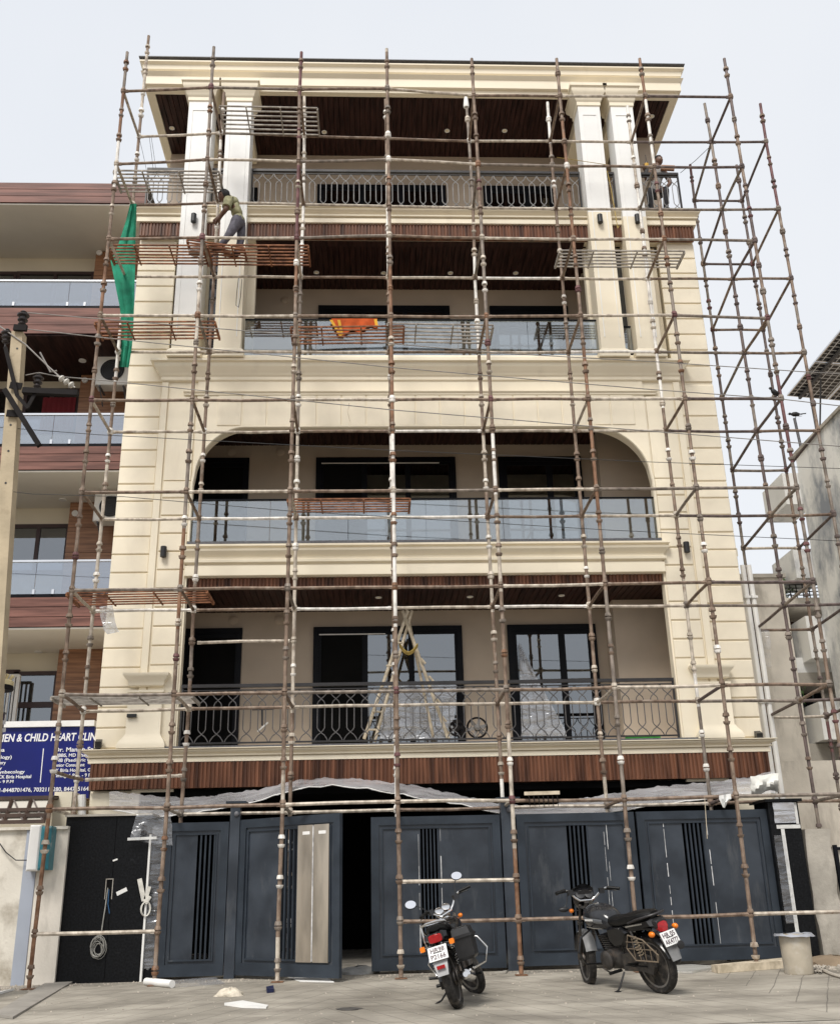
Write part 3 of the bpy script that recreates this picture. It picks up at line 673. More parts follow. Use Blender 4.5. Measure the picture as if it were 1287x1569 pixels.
m = MB(); m.bar((c-.27, Yg-.19, zt-.31), (c+.12, Yg-.19, zt-.30), .008, .035); part('tape_strip', m, tape, ww)
# hanging wire coil
q = gpx(155, 1452); top = gpx(168, 1375)
m = MB()
for k in range(9):
    ph = k*.7; rr = .10+.025*math.sin(k*1.9); cx, cz = q.x+.02*math.sin(k*2.3), q.z+.03*math.cos(k*1.7)
    m.tube([(cx+rr*.75*math.cos(t*math.pi/8), Yg-.12-.006*k, cz+rr*1.05*math.sin(t*math.pi/8)) for t in range(16)], .0045, 4, closed=True)
m.tube([(top.x, Yg-.115, top.z+.12), (top.x-.01, Yg-.125, top.z-.1), (q.x+.03, Yg-.13, q.z+.28), (q.x+.02, Yg-.13, q.z+.08)], .008, 5)
solo('wire_coil', m, pmat('grey_cable', (.33,.32,.29), .6, var=.2, scale=20), 'coil of pale grey cable hanging on the black granite wall', 'cable coil')
m = MB(); m.tube([(top.x+.015, Yg-.112, top.z+.1), (top.x+.02, Yg-.12, top.z-.08), (top.x+.05, Yg-.12, top.z-.2)], .006, 5)
solo('blue_wire', m, pmat('blue_wire', (.03,.10,.22), .5), 'short blue wire end hanging from the socket hole in the granite', 'wire')
q = gpx(226, 1390); m = MB()
for k in range(6): m.tube([(q.x+.06*math.cos(t*math.pi/7)+.004*k, Yg-.125-.004*k, q.z-.02+.09*math.sin(t*math.pi/7)) for t in range(14)], .004, 4, closed=True)
m.bar(q+Vector((-.02,-.13,.08)), q+Vector((-.1,-.13,.36)), .02, .06); m.bar(q+Vector((0,-.13,.1)), q+Vector((.04,-.13,.26)), .02, .05); m.bar(q+Vector((.0,-.13,.05)), q+Vector((.05,-.13,.14)), .03, .06)
solo('taped_wire_bundle', m, pmat('pale_tape_wire', (.62,.60,.54), .6, var=.15, scale=15), 'small taped bundle of white wire on the wrapped gate jamb', 'wire bundle')
# right granite pillar
o = thing('granite_gate_pillar', 'black granite gate pillar wrapped in film and crossed with white tape', 'gate pillar', (5.3, Yg, 0))
a, c = onY(1191, 1380, Yg).x, onY(1236, 1350, Yg-.05).x; zt = onY(1210, 1229, Yg-.05).z
m = MB(); m.box(a, c, Yg-.12, Yg+.42, 0, zt); part('granite_slab', m, GRANITE, o)
m = MB(); m.box(a-.05, c+.05, Yg-.17, Yg+.47, zt+.001, zt+.04); part('coping', m, GRANITE, o)
m = MB(); m.box(a+.135, a+.185, Yg-.134, Yg-.128, .2, zt-.365); part('tape_strip', m, tape, o)
m = MB(); m.box(a+.08, a+.42, Yg-.134, Yg-.128, zt-.36, zt-.31); part('tape_strip', m, tape, o)
m = MB(); m.box(a+.37, a+.41, Yg-.128, Yg-.1225, zt-.30, zt-.01); part('tape_strip', m, tape, o)
rows = []
for i in range(12):
    rows.append([(a+.02+k*.05, Yg-.13-rng.uniform(0,.018), .5+i*(zt-.95)/11) for k in range(4)])
m = MB(); m.grid(rows); part('film_wrap', m, FILM2, o)
rows = []
for i in range(6): rows.append([(a+.06+k*.05, Yg-.14-rng.uniform(0,.025), zt-.01-i*.055) for k in range(7)])
m = MB(); m.grid(rows); part('film_flap', m, FILM, o)

# polythene sheet over the gateway, sagging from the band to the gate tops
tops = [(168,1212),(240,1220),(300,1222),(400,1209),(450,1196),(500,1192),(560,1194),(640,1204),(700,1217),(760,1230),(830,1236),(900,1222),(1000,1206),(1100,1197),(1150,1190),(1187,1181)]
bots = [(168,1240),(240,1252),(300,1246),(400,1226),(450,1210),(500,1203),(560,1208),(640,1222),(700,1231),(760,1246),(830,1256),(900,1251),(1000,1234),(1100,1222),(1150,1217),(1187,1216)]
def lerp_pts(P, x):
    for (xa, ya), (xb, yb) in zip(P[:-1], P[1:]):
        if xa <= x <= xb: return ya+(yb-ya)*(x-xa)/(xb-xa)
    return P[-1][1]
rows = [[] for _ in range(11)]
N = 170
for k in range(N+1):
    x = 168+(1187-168)*k/N
    yt, yb = lerp_pts(tops, x), lerp_pts(bots, x)
    for i in range(11):
        u = i/10
        wr_ = .02*math.sin(x*.19+4*u+2*math.sin(x*.03))+.014*math.sin(x*.47-6*u)+rng.uniform(-.004,.004)
        Y = 1.62-.42*u+wr_
        p = onY(x, yt+(yb-yt)*u, Y); rows[i].append((p.x, p.y, p.z+.5*wr_))
m = MB(); m.grid(rows)
solo('polythene_sheet', m, FILM, 'long crumpled polythene sheet slung over the gateway under the fluted band', 'plastic sheet', smooth=80)
m = MB(); m.tube([r_ for r_ in rows[10]][::3], .008, 5)
solo('sheet_hem_cord', m, WHITE, 'white cord along the lower hem of the polythene sheet', 'cord')
# white plaster bundle at the right end
# ------------------------------------------------------------------ left neighbour boundary wall with meter box
WALLW = pmat('whitewashed_wall', (.66,.62,.54), .85, var=.06, scale=2, bump=.15, bscale=30, dirt=(.30,.26,.20), dscale=1.6, dlo=.50, dhi=.72)
o = thing('boundary_wall', 'whitewashed boundary wall with a blue grey pilaster and damp base', 'wall', (-5.5, Yg, 0))
a, c = onY(94, 1400, .65).x, onY(-60, 1400, .65).x; zt = onY(40, 1272, .65).z
x1, x2 = onY(50, 1380, .62).x, onY(30, 1380, .62).x
m = MB(); m.box(-9, x2, .65, .9, 0, zt); part('wall_face', m, WALLW, o)
m = MB(); m.box(x2+.002, x1, .63, .92, 0, zt-.004); part('pilaster', m, pmat('blue_grey_paint', (.33,.36,.42), .7, var=.06, scale=2, dirt=(.2,.18,.16), dscale=1.5, dlo=.6, dhi=.8), o)
m = MB(); m.box(x1+.002, a, .645, .9, 0, zt+.0); part('wall_face', m, LIGHTCONC, o)
m = MB(); m.box(-9, a, .60, .95, zt+.001, zt+.04); part('coping', m, WALLW, o)
mbx = thing('meter_box', 'white and teal plastic meter box on the whitewashed wall', 'meter box', (-4.85, .5, 1.3))
pa, pb = onY(43, 1335, .5), onY(84, 1264, .5)
m = MB(); m.cbox(pa.x+.0, pa.x+.15, .40, .628, pa.z, pb.z, .02); part('white_side', m, WHITE, mbx)
m = MB(); m.cbox(pa.x+.152, pb.x, .385, .627, pa.z+.01, pb.z-.02, .03); part('teal_cover', m, pmat('teal_plastic', (.02,.17,.21), .4, var=.15, scale=8, dirt=(.3,.36,.36), dscale=9, dlo=.58, dhi=.7), mbx)
m = MB(); m.tube([onY(0,1292,.6), onY(10,1306,.6), onY(25,1318,.58), onY(45,1318,.55), onY(62,1305,.5)], .008, 5)
solo('meter_wire', m, BLACK, 'thin dark wire drooping to the meter box', 'wire')
# right boundary: rough concrete block and low wall
o = thing('concrete_wall_stub', 'rough concrete wall stub beside the black granite pillar', 'wall', (5.9, .9, 0))
a, c = onY(1240, 1380, .9).x, onY(1284, 1380, .9).x
m = MB(); n = 8
rows = []
for i in range(9):
    z = i/8*1.72; rows.append([(a+.05+.02*rng.uniform(-1,1), .85+.03*rng.uniform(-1,1), z), ((a+c)/2, .84+.04*rng.uniform(-1,1), z), (c+.02*rng.uniform(-1,1), .85+.03*rng.uniform(-1,1), z), (c, 1.3, z), (a+.05, 1.3, z)])
m.rings(rows); part('concrete_face', m, CONC, o)
m = MB(); m.box(c+.03, 9.0, .9, 1.15, 0, 1.48); part('low_wall', m, LIGHTCONC, o)
for z in (.5, 1.0, 1.45):
    m = MB(); m.bar((c+.035, .87, z), (9, .87, z), .04); part('grille_bar', m, FRAME, o)
m = MB(); m.bar((c+.055, .87, 0), (c+.055, .87, 1.5), .05); part('grille_bar', m, FRAME, o)

# ================================================================== SCAFFOLD
COLX = [None, -4.557, -3.045, -1.523, 0., 1.523, 3.042, 4.567, 6.105, 7.163]
LEV = [.641, 2.124, 3.612, 5.107, 6.597, 8.106, 9.588, 11.071, 12.581, 14.112]
ROWY = [0., 1.136, 2.86]
OBS = {(0,1,9):(189,140),(0,2,9):(322,134),(0,3,9):(458,137),(0,1,8):(179.5,251.6),(0,2,8):(318,244.5),(0,3,8):(458,247.6),(0,1,7):(168,366.6),(0,2,7):(310,364),(0,3,7):(455,365),
(0,4,9):(593,136),(0,5,9):(724,146.5),(0,6,9):(856.5,147.5),(0,4,8):(595,244.5),(0,5,8):(732,252),(0,6,8):(868,255),(0,4,7):(597,361),(0,5,7):(738,365),(0,6,7):(878,367),
(0,7,9):(987,147.5),(0,8,9):(1118,149),(0,7,8):(1001,256),(0,8,8):(1135,256),(0,7,7):(1017,367),(0,8,7):(1155,369),(0,7,6):(1033,483),(0,8,6):(1174,488),(0,7,5):(1048.5,611),(0,8,5):(1195,611),(0,7,4):(1066,748),(0,8,4):(1220,747.6),
(0,7,3):(1085,892),(0,8,3):(1245,891.5),(0,7,2):(1106,1050),(0,8,2):(1269,1049),(0,1,2):(97,1064),(0,2,2):(268,1064),(0,1,1):(77,1240),(0,2,1):(258,1238),(0,3,1):(434,1233),(0,4,1):(609.5,1228),(0,7,1):(1126,1220),(0,6,1):(955,1225),
(0,7,0):(1147.5,1400.5),(0,1,0):(51,1431.6),(0,2,0):(241,1427),(0,4,0):(614,1412),
(1,1,9):(214,209.6),(1,2,9):(338,204),(1,3,9):(466,208.7),(1,1,8):(205,314.4),(1,2,8):(335,311),(1,3,8):(466,313.5),(1,5,9):(719,216.5),(1,6,9):(843,216.5),(1,5,8):(726,319),(1,6,8):(852,320.6),
(1,7,9):(968,218),(1,8,9):(1090,218),(1,9,9):(1173,217.4),(1,7,8):(982,320.6),(1,8,8):(1106,321.5),(1,9,8):(1192.5,320.6),(1,8,7):(1123,428),(1,9,7):(1212,427),(1,7,6):(1006,539.5),(1,8,6):(1140,541),(1,9,6):(1231,540.6),
(1,7,5):(1020,660),(1,8,5):(1159,661),(1,9,5):(1252.5,660),(1,7,4):(1036,790),(1,8,4):(1182,790),(1,9,4):(1276,788),(1,7,3):(1051,928),(1,8,3):(1201,928),(1,7,2):(1069,1074.5),(1,8,2):(1224,1074),(1,1,2):(128,1090),(1,2,2):(291,1086),(1,3,1):(445,1245),(1,6,1):(930.5,1235),(1,7,1):(1089,1231)}
TOPS = {(0,1):(192,80),(0,2):(325,72),(0,3):(459,80),(0,4):(592,75),(0,5):(719,90),(0,6):(852,90),(0,7):(981,90),(0,8):(1108,90),
(1,1):(221,55),(1,2):(341,142),(1,3):(467,148),(1,4):(597,150),(1,5):(714,157),(1,6):(838,157),(1,7):(960,162),(1,8):(1082,158),(1,9):(1164.5,159),(2,8):(1052.6,252),(2,9):(1127.5,251)}
S = thing('scaffold', 'tall tube scaffold of rusty and white splashed poles round the cream building', 'scaffold', (.8, .6, 0))
rng = random.Random(11)
pole_x = {}
def colx(r, c): return COLX[c] if r < 2 else {8:6.28, 9:7.29}[c]
def node(r, c, l):
    z = LEV[l]; y = ROWY[r]
    if (r, c, l) in OBS: p = onY(*OBS[(r, c, l)], y); return Vector((.5*p.x+.5*colx(r, c), y, p.z))
    # neighbours on the same level pull the default height
    nb = [onY(*OBS[(r, k, l)], y).z for k in (c-1, c+1) if (r, k, l) in OBS]
    if nb: z = .5*z+.5*sum(nb)/len(nb)
    return Vector((colx(r, c)+jit[(r, c)]*(l-4)*.006, y, z))
jit = {k: rng.uniform(-1, 1) for k in TOPS}
MATS = [P_BROWN, P_RUST, P_PALE, P_WHITE, P_MAROON, P_GREY, P_DARK]
PAL = {0: [0,0,5,0,0,1,0,5,3,0,1,4,0,2], 1: [2,2,3,5,2,0,3,0,0], 2: [5,5,6,0,4,6]}
def upright(r, c):
    top = onY(*TOPS[(r, c)], ROWY[r]).z
    base = .02 if r == 0 else .02
    nodes = [node(r, c, l) for l in range(10)]
    path = [Vector((nodes[0].x+jit[(r,c)]*.01, ROWY[r], base))] + nodes + [Vector((nodes[9].x+jit[(r,c)]*.02, ROWY[r], top))]
    path = [p for p in path if p.z <= top]
    zz = [p.z for p in path]
    def at(z):
        for a, b in zip(path[:-1], path[1:]):
            if a.z <= z <= b.z: return a.lerp(b, (z-a.z)/(b.z-a.z))
        return path[-1]
    m = MB(); z = base; k = 0
    pal = PAL[r]
    # finish changes along the pole: separate tube lengths spliced end to end with odd painted lengths
    while z < top-.05:
        L_ = rng.choice([.5, 1.0, 1.5, 1.5, 2.0, 3.0]); z2 = min(top, z+L_)
        m.cur = rng.choice(pal if c < 8 else PAL[2])
        n = max(1, int((z2-z)/.5)); m.tube([at(z+(z2-z)*i/n) for i in range(n+1)], .0275, 8, caps=True); z = z2
    u = part('upright', m, MATS, S)
    # coupling cups each half metre, a fixed one and a loose one above it
    m = MB(); ls = sorted(p.z for p in nodes)
    z = .3
    lev_done = []
    for zl in ls: lev_done.append(zl)
    allz = []
    for i in range(len(ls)):
        allz.append((ls[i], True))
        nxt = ls[i+1] if i+1 < len(ls) else top+.4
        kk = 2 if i+1 < len(ls) else int((top-ls[i]-.15)/.5)
        for q in range(1, kk+1): allz.append((ls[i]+(nxt-ls[i])*q/3 if i+1 < len(ls) else ls[i]+.5*q, False))
    allz.append((.16, False))
    for zc, occ in allz:
        if zc > top-.1: continue
        p = at(zc); ks = rng.uniform(.88, 1.12); m.cur = rng.choice((pal if c < 8 else PAL[2]))
        m.lathe([(.028,-.045*ks),(.040*ks,-.035*ks),(.049*ks,-.008),(.049*ks,.0),(.028,.0)], p, (0,0,1), 9)
        g = .045 if occ else rng.choice([.10,.13,.16,.05])
        p2 = at(zc+g)
        m.lathe([(.028,-.03),(.046*ks,-.03*ks),(.046*ks,-.012),(.037*ks,.018*ks),(.028,.02*ks)], p2, (0,0,1), 9)
    part('coupling_cups', m, MATS, u, kind='stuff')
    if r == 0:
        m = MB(); m.box(path[0].x-.075, path[0].x+.075, -.075, .075, .003, .012); part('base_plate', m, P_RUST, u)
for k in TOPS: upright(*k)
def span(name, a, b, r=.0245, mat=P_BROWN, bow=None):
    a = Vector(a); b = Vector(b); m = MB(); d = (b-a).normalized(); bow = rng.uniform(-.012, .012) if bow is None else bow
    m.tube([a+d*.03, a.lerp(b,.5)+Vector((0,0,bow)), b-d*.03], r, 7)
    for e, s in ((a, 1), (b, -1)): m.bar(e+d*.028*s, e+d*.085*s, .03, .05)
    return part(name, m, mat, S)
fm = [P_BROWN, P_PALE, P_GREY, P_PALE, P_BROWN, P_BROWN]; bm_ = [P_PALE, P_PALE, P_WHITE, P_PALE, P_BROWN]
dk = [P_GREY, P_DARK, P_BROWN, P_DARK]
for l in range(1, 10):
    for c in range(1, 8): span('ledger', node(0,c,l), node(0,c+1,l), mat=rng.choice(fm if c < 7 else dk))
    for c in range(1, 9):
        if l == 1 and c == 1: continue
        span('ledger', node(1,c,l), node(1,c+1,l), mat=rng.choice((bm_ if l < 9 else fm) if c < 7 else dk))
    if l >= 2: span('ledger', node(2,8,l), node(2,9,l), mat=rng.choice(dk if l > 4 else bm_))
    for c in range(1, 9): span('transom', node(0,c,l), node(1,c,l), mat=rng.choice(fm if c < 7 else dk))
    if l >= 2:
        for c in (8, 9): span('transom', node(1,c,l), node(2,c,l), mat=rng.choice(dk))
for c in (1, 4, 5, 6, 7): span('ledger', node(0,c,0), node(0,c+1,0), mat=rng.choice([P_BROWN, P_PALE]))
h = onY(615, 1351, 0).z
span('ledger', (node(0,4,0).x, 0, h), (node(0,5,0).x, 0, h-.01), mat=P_PALE)
a = onY(128, 1195, 1.136); b = onY(283, 1188, 1.136); span('ledger', a, b, mat=P_PALE); span('transom', (node(0,1,1).x, 0, a.z), a, mat=P_BROWN)
a = onY(300, 985, 1.136); b = onY(447, 982, 1.136); span('ledger', a, b, mat=P_PALE)
span('ledger', node(1,9,1), node(1,9,1)+Vector((2.4,0,0)), mat=P_PALE); span('ledger', node(0,8,1), node(0,8,1)+Vector((2.4,0,.02)), mat=P_PALE); span('ledger', node(0,8,0), node(0,8,0)+Vector((2.4,0,.02)), mat=P_PALE)

# ------------------------------------------------------------------ grated scaffold planks
D_RUST = pmat('rusty_grating', (.17,.06,.025), .75, .1, var=.3, scale=9, col2=(.24,.10,.045), bump=.2)
D_GREY = pmat('dusty_grey_grating', (.28,.25,.22), .75, .1, var=.2, scale=9, col2=(.36,.33,.29), bump=.2)
def deck(label, x0, x1, y0, y1, z, mat, n=6, tilt=0, skew=0, dz=0):
    o = thing('scaffold_plank', label, 'scaffold plank', ((x0+x1)/2, (y0+y1)/2, z), 'grated planks on the scaffold')
    for i in range(n):
        y = y0+(y1-y0)*i/(n-1)
        m = MB(); m.bar((x0, y, z), (x1, y+skew, z+tilt), .026, .020); part('rail_bar', m, mat, o)
    for k, u in enumerate((0., .27, .62, 1.)):
        x = x0+(x1-x0)*u; m = MB()
        off = skew*u; ex = .0 if u in (0., 1.) else .02
        m.bar((x, y0-ex+off, z-.022+tilt*u), (x, y1+ex+off, z-.022+tilt*u), .022 if ex else .03, .016 if ex else .05); part('cross_bar', m, mat, o)
    return o
L = LEV
deck('grey grated plank high under the roof eaves', -2.98, -1.25, .42, 1.10, L[9]+.045, D_GREY, 7, tilt=-.02)
deck('grey grated plank above the green net, beside the terrace railing', -4.68, -2.9, .30, .85, L[8]+.05, D_GREY, 7)
deck('rusty grated plank ending at the green net, under the white bucket', -4.66, -3.02, .30, .82, L[7]+.05, D_RUST, 7)
deck('rusty grated plank under the worker in olive shirt', -3.10, -1.36, .36, .92, L[7]+.105, D_RUST, 7)
deck('rusty grated plank askew at the worker\'s feet', -3.36, -2.45, .30, .62, L[7]+.165, D_RUST, 5, tilt=.03, skew=.25)
deck('grey grated plank between the paired white columns', 2.88, 5.02, .38, .85, L[7]+.05, D_GREY, 6)
deck('rusty grated plank across the outdoor air conditioner corner', -4.72, -2.82, .28, .80, L[6]+.05, D_RUST, 6, tilt=.02)
deck('rusty grated plank below the orange cloth', -1.62, .22, .42, .95, L[6]+.05, D_RUST, 6, tilt=.03)
deck('grey grated plank overlapping the rusty one below the orange cloth', -.05, 1.68, .40, .98, L[6]+.115, D_GREY, 6, tilt=-.03)
deck('short rusty grated plank in front of the arched balcony glass', -1.60, .26, .45, 1.0, L[4]+.05, D_RUST, 6)
deck('rusty grated plank with a polythene scrap hanging from it', -4.72, -2.72, .30, .95, L[3]+.05, D_RUST, 6, tilt=.02)
deck('grey grated plank level with the clinic sign top', -4.78, -2.85, .30, .95, L[2]+.05, D_GREY, 7)
# ================================================================== LEFT NEIGHBOUR
N1 = thing('neighbour_house', 'modern neighbour house with red brown plank fascias and glass balconies', 'building', (-7.5, 4, 0))
NX0, NX1, NY, NB = -12.5, -4.66, 2.5, 4.3
def nbox(name, mat, x0, x1, y0, y1, z0, z1, par=None): m = MB(); m.box(x0, x1, y0, y1, z0, z1); return part(name, m, mat, par or N1)
wb = nbox('rear_wall', NCREAM, NX0, NX1, NB, 11, 0, 13.658)
def fascia(z0, z1, n):
    f = nbox('fascia_backing', FRAME, NX0, NX1, NY+.02, NB-.002, z0, z1)
    h = (z1-z0)/n
    for i in range(n):
        nbox('plank', NCLAD, NX0, NX1, NY, NY+.019, z0+i*h+.008, z0+(i+1)*h-.004, f)
    return f
def ceiling(z, mat): nbox('balcony_ceiling', mat, NX0+.01, NX1-.01, NY+.03, NB-.004, z-.03, z-.002)
ftop = fascia(13.66, 14.13, 3); ceiling(13.66, NCEIL)
fascia(10.75, 11.30, 3); ceiling(10.75, SOFFIT)
fascia(8.03, 8.48, 3); ceiling(8.03, NCEIL)
fascia(5.22, 5.73, 3); ceiling(5.22, NCEIL)
CH = pmat('chrome_rail', (.75,.76,.78), .2, .9, var=.03)
for z0, z1 in ((11.31, 11.93), (8.49, 9.14), (5.74, 6.39)):
    g = glassrail(NX0, NX1, z0, z1-z0, NY+.05, 6, parent=N1, glass=GLASS_N, railm=CH, rail=.035)
    for i in range(6):
        for d in (-.16, .16):
            x = NX1-1.15-i*1.3066+d; m = MB(); m.box(x-.02, x+.02, NY+.02, NY+.08, z0+.02, z0+.13); part('glass_clamp', m, CH, g)
# wood panel fins with spot lamps
for z0, z1, px, yy in ((11.0, 13.6, 147, 400), (8.2, 10.7, 122, 610), (5.5, 8.0, 106, 800), (2.6, 5.19, 86, 1050)):
    x = onY(px, yy, NB-.3).x
    pn = nbox('wood_fin', NPANEL, x, NX1-.002, NB-.3, NB-.003, z0, z1)
    h = .5; z = z0
    while z < z1-.1: nbox('fin_board', NPANEL, x+.0, NX1-.004, NB-.318, NB-.301, z+.004, min(z1, z+h)-.004, pn); z += h
for px, py in ((153,388),(131,583),(116,787)):
    p = onY(px, py, NB-.32); m = MB(); m.lathe([(.06,0),(.06,.03),(.04,.035),(0,.03)], (p.x, NB-.319, p.z), (0,-1,0), 14); part('spot_lamp', m, WHITE, N1)
for px, py, z in ((127,552,10.72),(60,998,5.19),(97,765,8.0)):
    p = onZ(px, py, z); m = MB(); m.lathe([(.07,0),(.07,-.02),(0,-.02)], (p.x, p.y, z-.001), (0,0,1), 14); part('ceiling_lamp', m, WHITE, N1)
# windows
def nwin(px0, px1, py0, py1, cols, mat=PANE, mull=.05, Y=NB, frm=None, split=None):
    a = onY(px0, py0, Y); c = onY(px1, py1, Y); z1, z0 = a.z, c.z; x0, x1 = min(a.x, c.x), max(a.x, c.x)
    fm_ = frm or pmat('window_timber', (.045,.022,.02), .5, var=.1)
    m = MB(); f = .07
    m.box(x0, x1, Y-.06, Y-.002, z1-f, z1); m.box(x0, x1, Y-.06, Y-.002, z0, z0+f)
    for i in range(cols+1):
        x = x0+(x1-x0-f)*i/cols; m.box(x, x+f, Y-.058, Y-.003, z0+f, z1-f)
    if split: m.box(x0+f, x1-f, Y-.0575, Y-.0035, z0+(z1-z0)*split-.05, z0+(z1-z0)*split+.05)
    o = part('window', m, fm_, N1)
    m = MB(); m.box(x0+f, x1-f, Y-.03, Y-.025, z0+f, z1-f); part('pane', m, mat, o)
    m = MB(); m.box(x0+.02, x1-.02, Y-.012, Y-.005, z0+.02, z1-.02); part('dark_room_backing', m, DARKROOM, o)  # near-black sheet behind the pane, painted as the dark of the room
    return o
nwin(-60, 22, 418, 470, 1); nwin(28, 140, 418, 480, 2); nwin(-60, 10, 598, 660, 1); w2 = nwin(40, 118, 597, 665, 2)
m = MB(); p = onY(95, 620, NB); rows = [[(p.x-.35+k*.05, NB-.07-.02*(k % 2), z) for k in range(14)] for z in (p.z-.6, p.z+.12)]
m.grid(rows); part('red_curtain', m, pmat('red_cloth', (.16,.01,.015), .8), w2)
nwin(14, 102, 805, 880, 2); nwin(24, 84, 1030, 1112, 1, split=.38); nwin(-50, 22, 1028, 1112, 2)
# white window grille at the frame edge
m = MB(); a = onY(-20, 1036, NB-.35); c = onY(22, 1110, NB-.35)
for i in range(8): x = a.x+(c.x-a.x)*i/7; m.bar((x, NB-.35, c.z), (x, NB-.35, a.z), .03)
m.bar((a.x, NB-.35, a.z), (c.x, NB-.35, a.z), .05); m.bar((a.x, NB-.35, c.z), (c.x, NB-.35, c.z), .05); m.bar((c.x, NB-.38, c.z), (c.x, NB-.38, a.z), .06)
part('window_grille', m, WHITE, N1)
# outdoor air conditioners
def ac_unit(label, px, py, Y, wd=.55, ht=.6, mat=WHITE):
    p = onY(px, py, Y); o = thing('air_conditioner', label, 'air conditioner', (p.x, Y, p.z-ht/2))
    m = MB(); m.cbox(p.x-wd/2, p.x+wd/2, Y, Y+.28, p.z-ht/2, p.z+ht/2, .015); part('casing', m, mat, o)
    m = MB(); fr_ = ht*.34/.2; m.lathe([(.2*fr_,0),(.215*fr_,.012),(.2*fr_,.015),(.19*fr_,.0),(.0,-.001)], (p.x, Y-.001, p.z), (0,-1,0), 24); part('fan_opening', m, BLACK, o)
    for k in range(5): m = MB(); r_ = (.04+.035*k)*fr_; m.tube([(p.x+r_*math.cos(t*math.pi/10), Y-.014, p.z+r_*math.sin(t*math.pi/10)) for t in range(20)], .004, 4, closed=True); part('grille_ring', m, SILL, o)
    for d in (-wd*.36, wd*.36): m = MB(); m.bar((p.x+d, Y+.02, p.z-ht/2-.015), (p.x+d, Y+.4, p.z-ht/2-.015), .03); m.bar((p.x+d, Y+.05, p.z-ht/2-.03), (p.x+d, Y+.36, p.z-ht/2-.28), .02); part('bracket', m, SILL, o)
ac_unit('outdoor air conditioner with round fan beside the green net', 173, 567, 3.3, .62, .62)
ac_unit('outdoor air conditioner half hidden behind the cream corner above the plank fascia', 170, 776, 3.3, .6, .55)
ac_unit('outdoor air conditioner in the recess of the old stained house', 1222, 1124, 8.1, .42, .36)
# ------------------------------------------------------------------ clinic sign
SGN = thing('clinic_sign', 'blue clinic sign board with white lettering', 'sign', (-6.5, 2.2, 2.5))
SY = 2.25
zt, zb = onY(80, 1114, SY).z, onY(80, 1224, SY).z
BLUE = pmat('sign_blue', (.005,.010,.13), .35, var=.12, scale=1.5, spec=.3)
m = MB(); m.box(-10, -4.68, SY, SY+.12, zb, zt); part('board', m, BLUE, SGN)
m = MB(); m.box(-10, -4.68, SY-.05, SY+.14, zt+.001, zt+.09); part('top_strip', m, WHITE, SGN)
TXT = pmat('sign_lettering', (.80,.80,.82), .5, var=.02)
def text_mesh(body, size, bold=0.0, spacing=1.0, shear=0):
    c = bpy.data.curves.new('t', 'FONT'); c.body = body; c.size = size; c.offset = bold; c.space_character = spacing; c.shear = shear; c.extrude = .002; c.resolution_u = 3
    o = bpy.data.objects.new('t', c); COL.objects.link(o); dg = bpy.context.evaluated_depsgraph_get()
    me = bpy.data.meshes.new_from_object(o.evaluated_get(dg)); bpy.data.objects.remove(o); return me
def sign_text(body, px, py, hpx, parent, Y, width_px=None, bold=.0, mat=TXT, name='lettering', shear=0):
    """lettering whose baseline starts at photo pixel (px, py), cap height hpx"""
    p = onY(px, py, Y); h = onY(px, py-hpx, Y).z-p.z
    me = text_mesh(body, h/.70, bold*h, shear=shear); me.materials.append(mat)
    sx = 1
    if width_px:
        wd = onY(px+width_px, py, Y).x-p.x; xs_ = [v.co.x for v in me.vertices]; sx = wd/(max(xs_)-min(xs_))
    for v in me.vertices: x, y, z = v.co; v.co = (p.x+x*sx, Y-.004-z, p.z+y)
    return part(name, me, None, parent)
sign_text('WOMEN & CHILD HEART CLINIC', -27, 1137, 11.5, SGN, SY, 186, .03, shear=.12)
for t, x, y, h, wpx in (('Dr. Reena Saxena', -62, 1153, 6, 69), ('MD (Gynaecology)', -50, 1163.5, 5, 68), ('Laparoscopic Surgery', -52, 1172, 5, 61), ('Infertility', -30, 1180, 5, 33),
                       ('Obstetrics and Gynbecology', -60, 1186.5, 5, 98), ('CK Birla Hospital', -2, 1193, 5, 50), ('Timing: 6 - 9 P.M', -30, 1200.5, 4.5, 51),
                       ('Dr. Manish Saxena', 84, 1152, 6.5, 79), ('MBBS, MD (Paediatrics)', 84, 1160, 5, 72), ('FNB (Paediatric Cardio)', 83, 1167.5, 5, 74), ('Senior Consultant', 82, 1175, 5, 48),
                       ('CK Birla Hospital, Gurgaon', 81, 1183, 5, 78), ('Timing: 6 P.M. - 9 P.M.', 82, 1191, 5, 66), ('91-8448701476, 7032111280, 8447051642', -6, 1214, 6, 146)):
    sign_text(t, x, y, h, SGN, SY, wpx, .02)
a, c = onY(67.5, 1147, SY), onY(62.5, 1199, SY); m = MB(); m.bar((a.x, SY-.004, a.z), (c.x, SY-.004, c.z), .012, .006, up=(0,1,0)); part('divider_line', m, TXT, SGN)
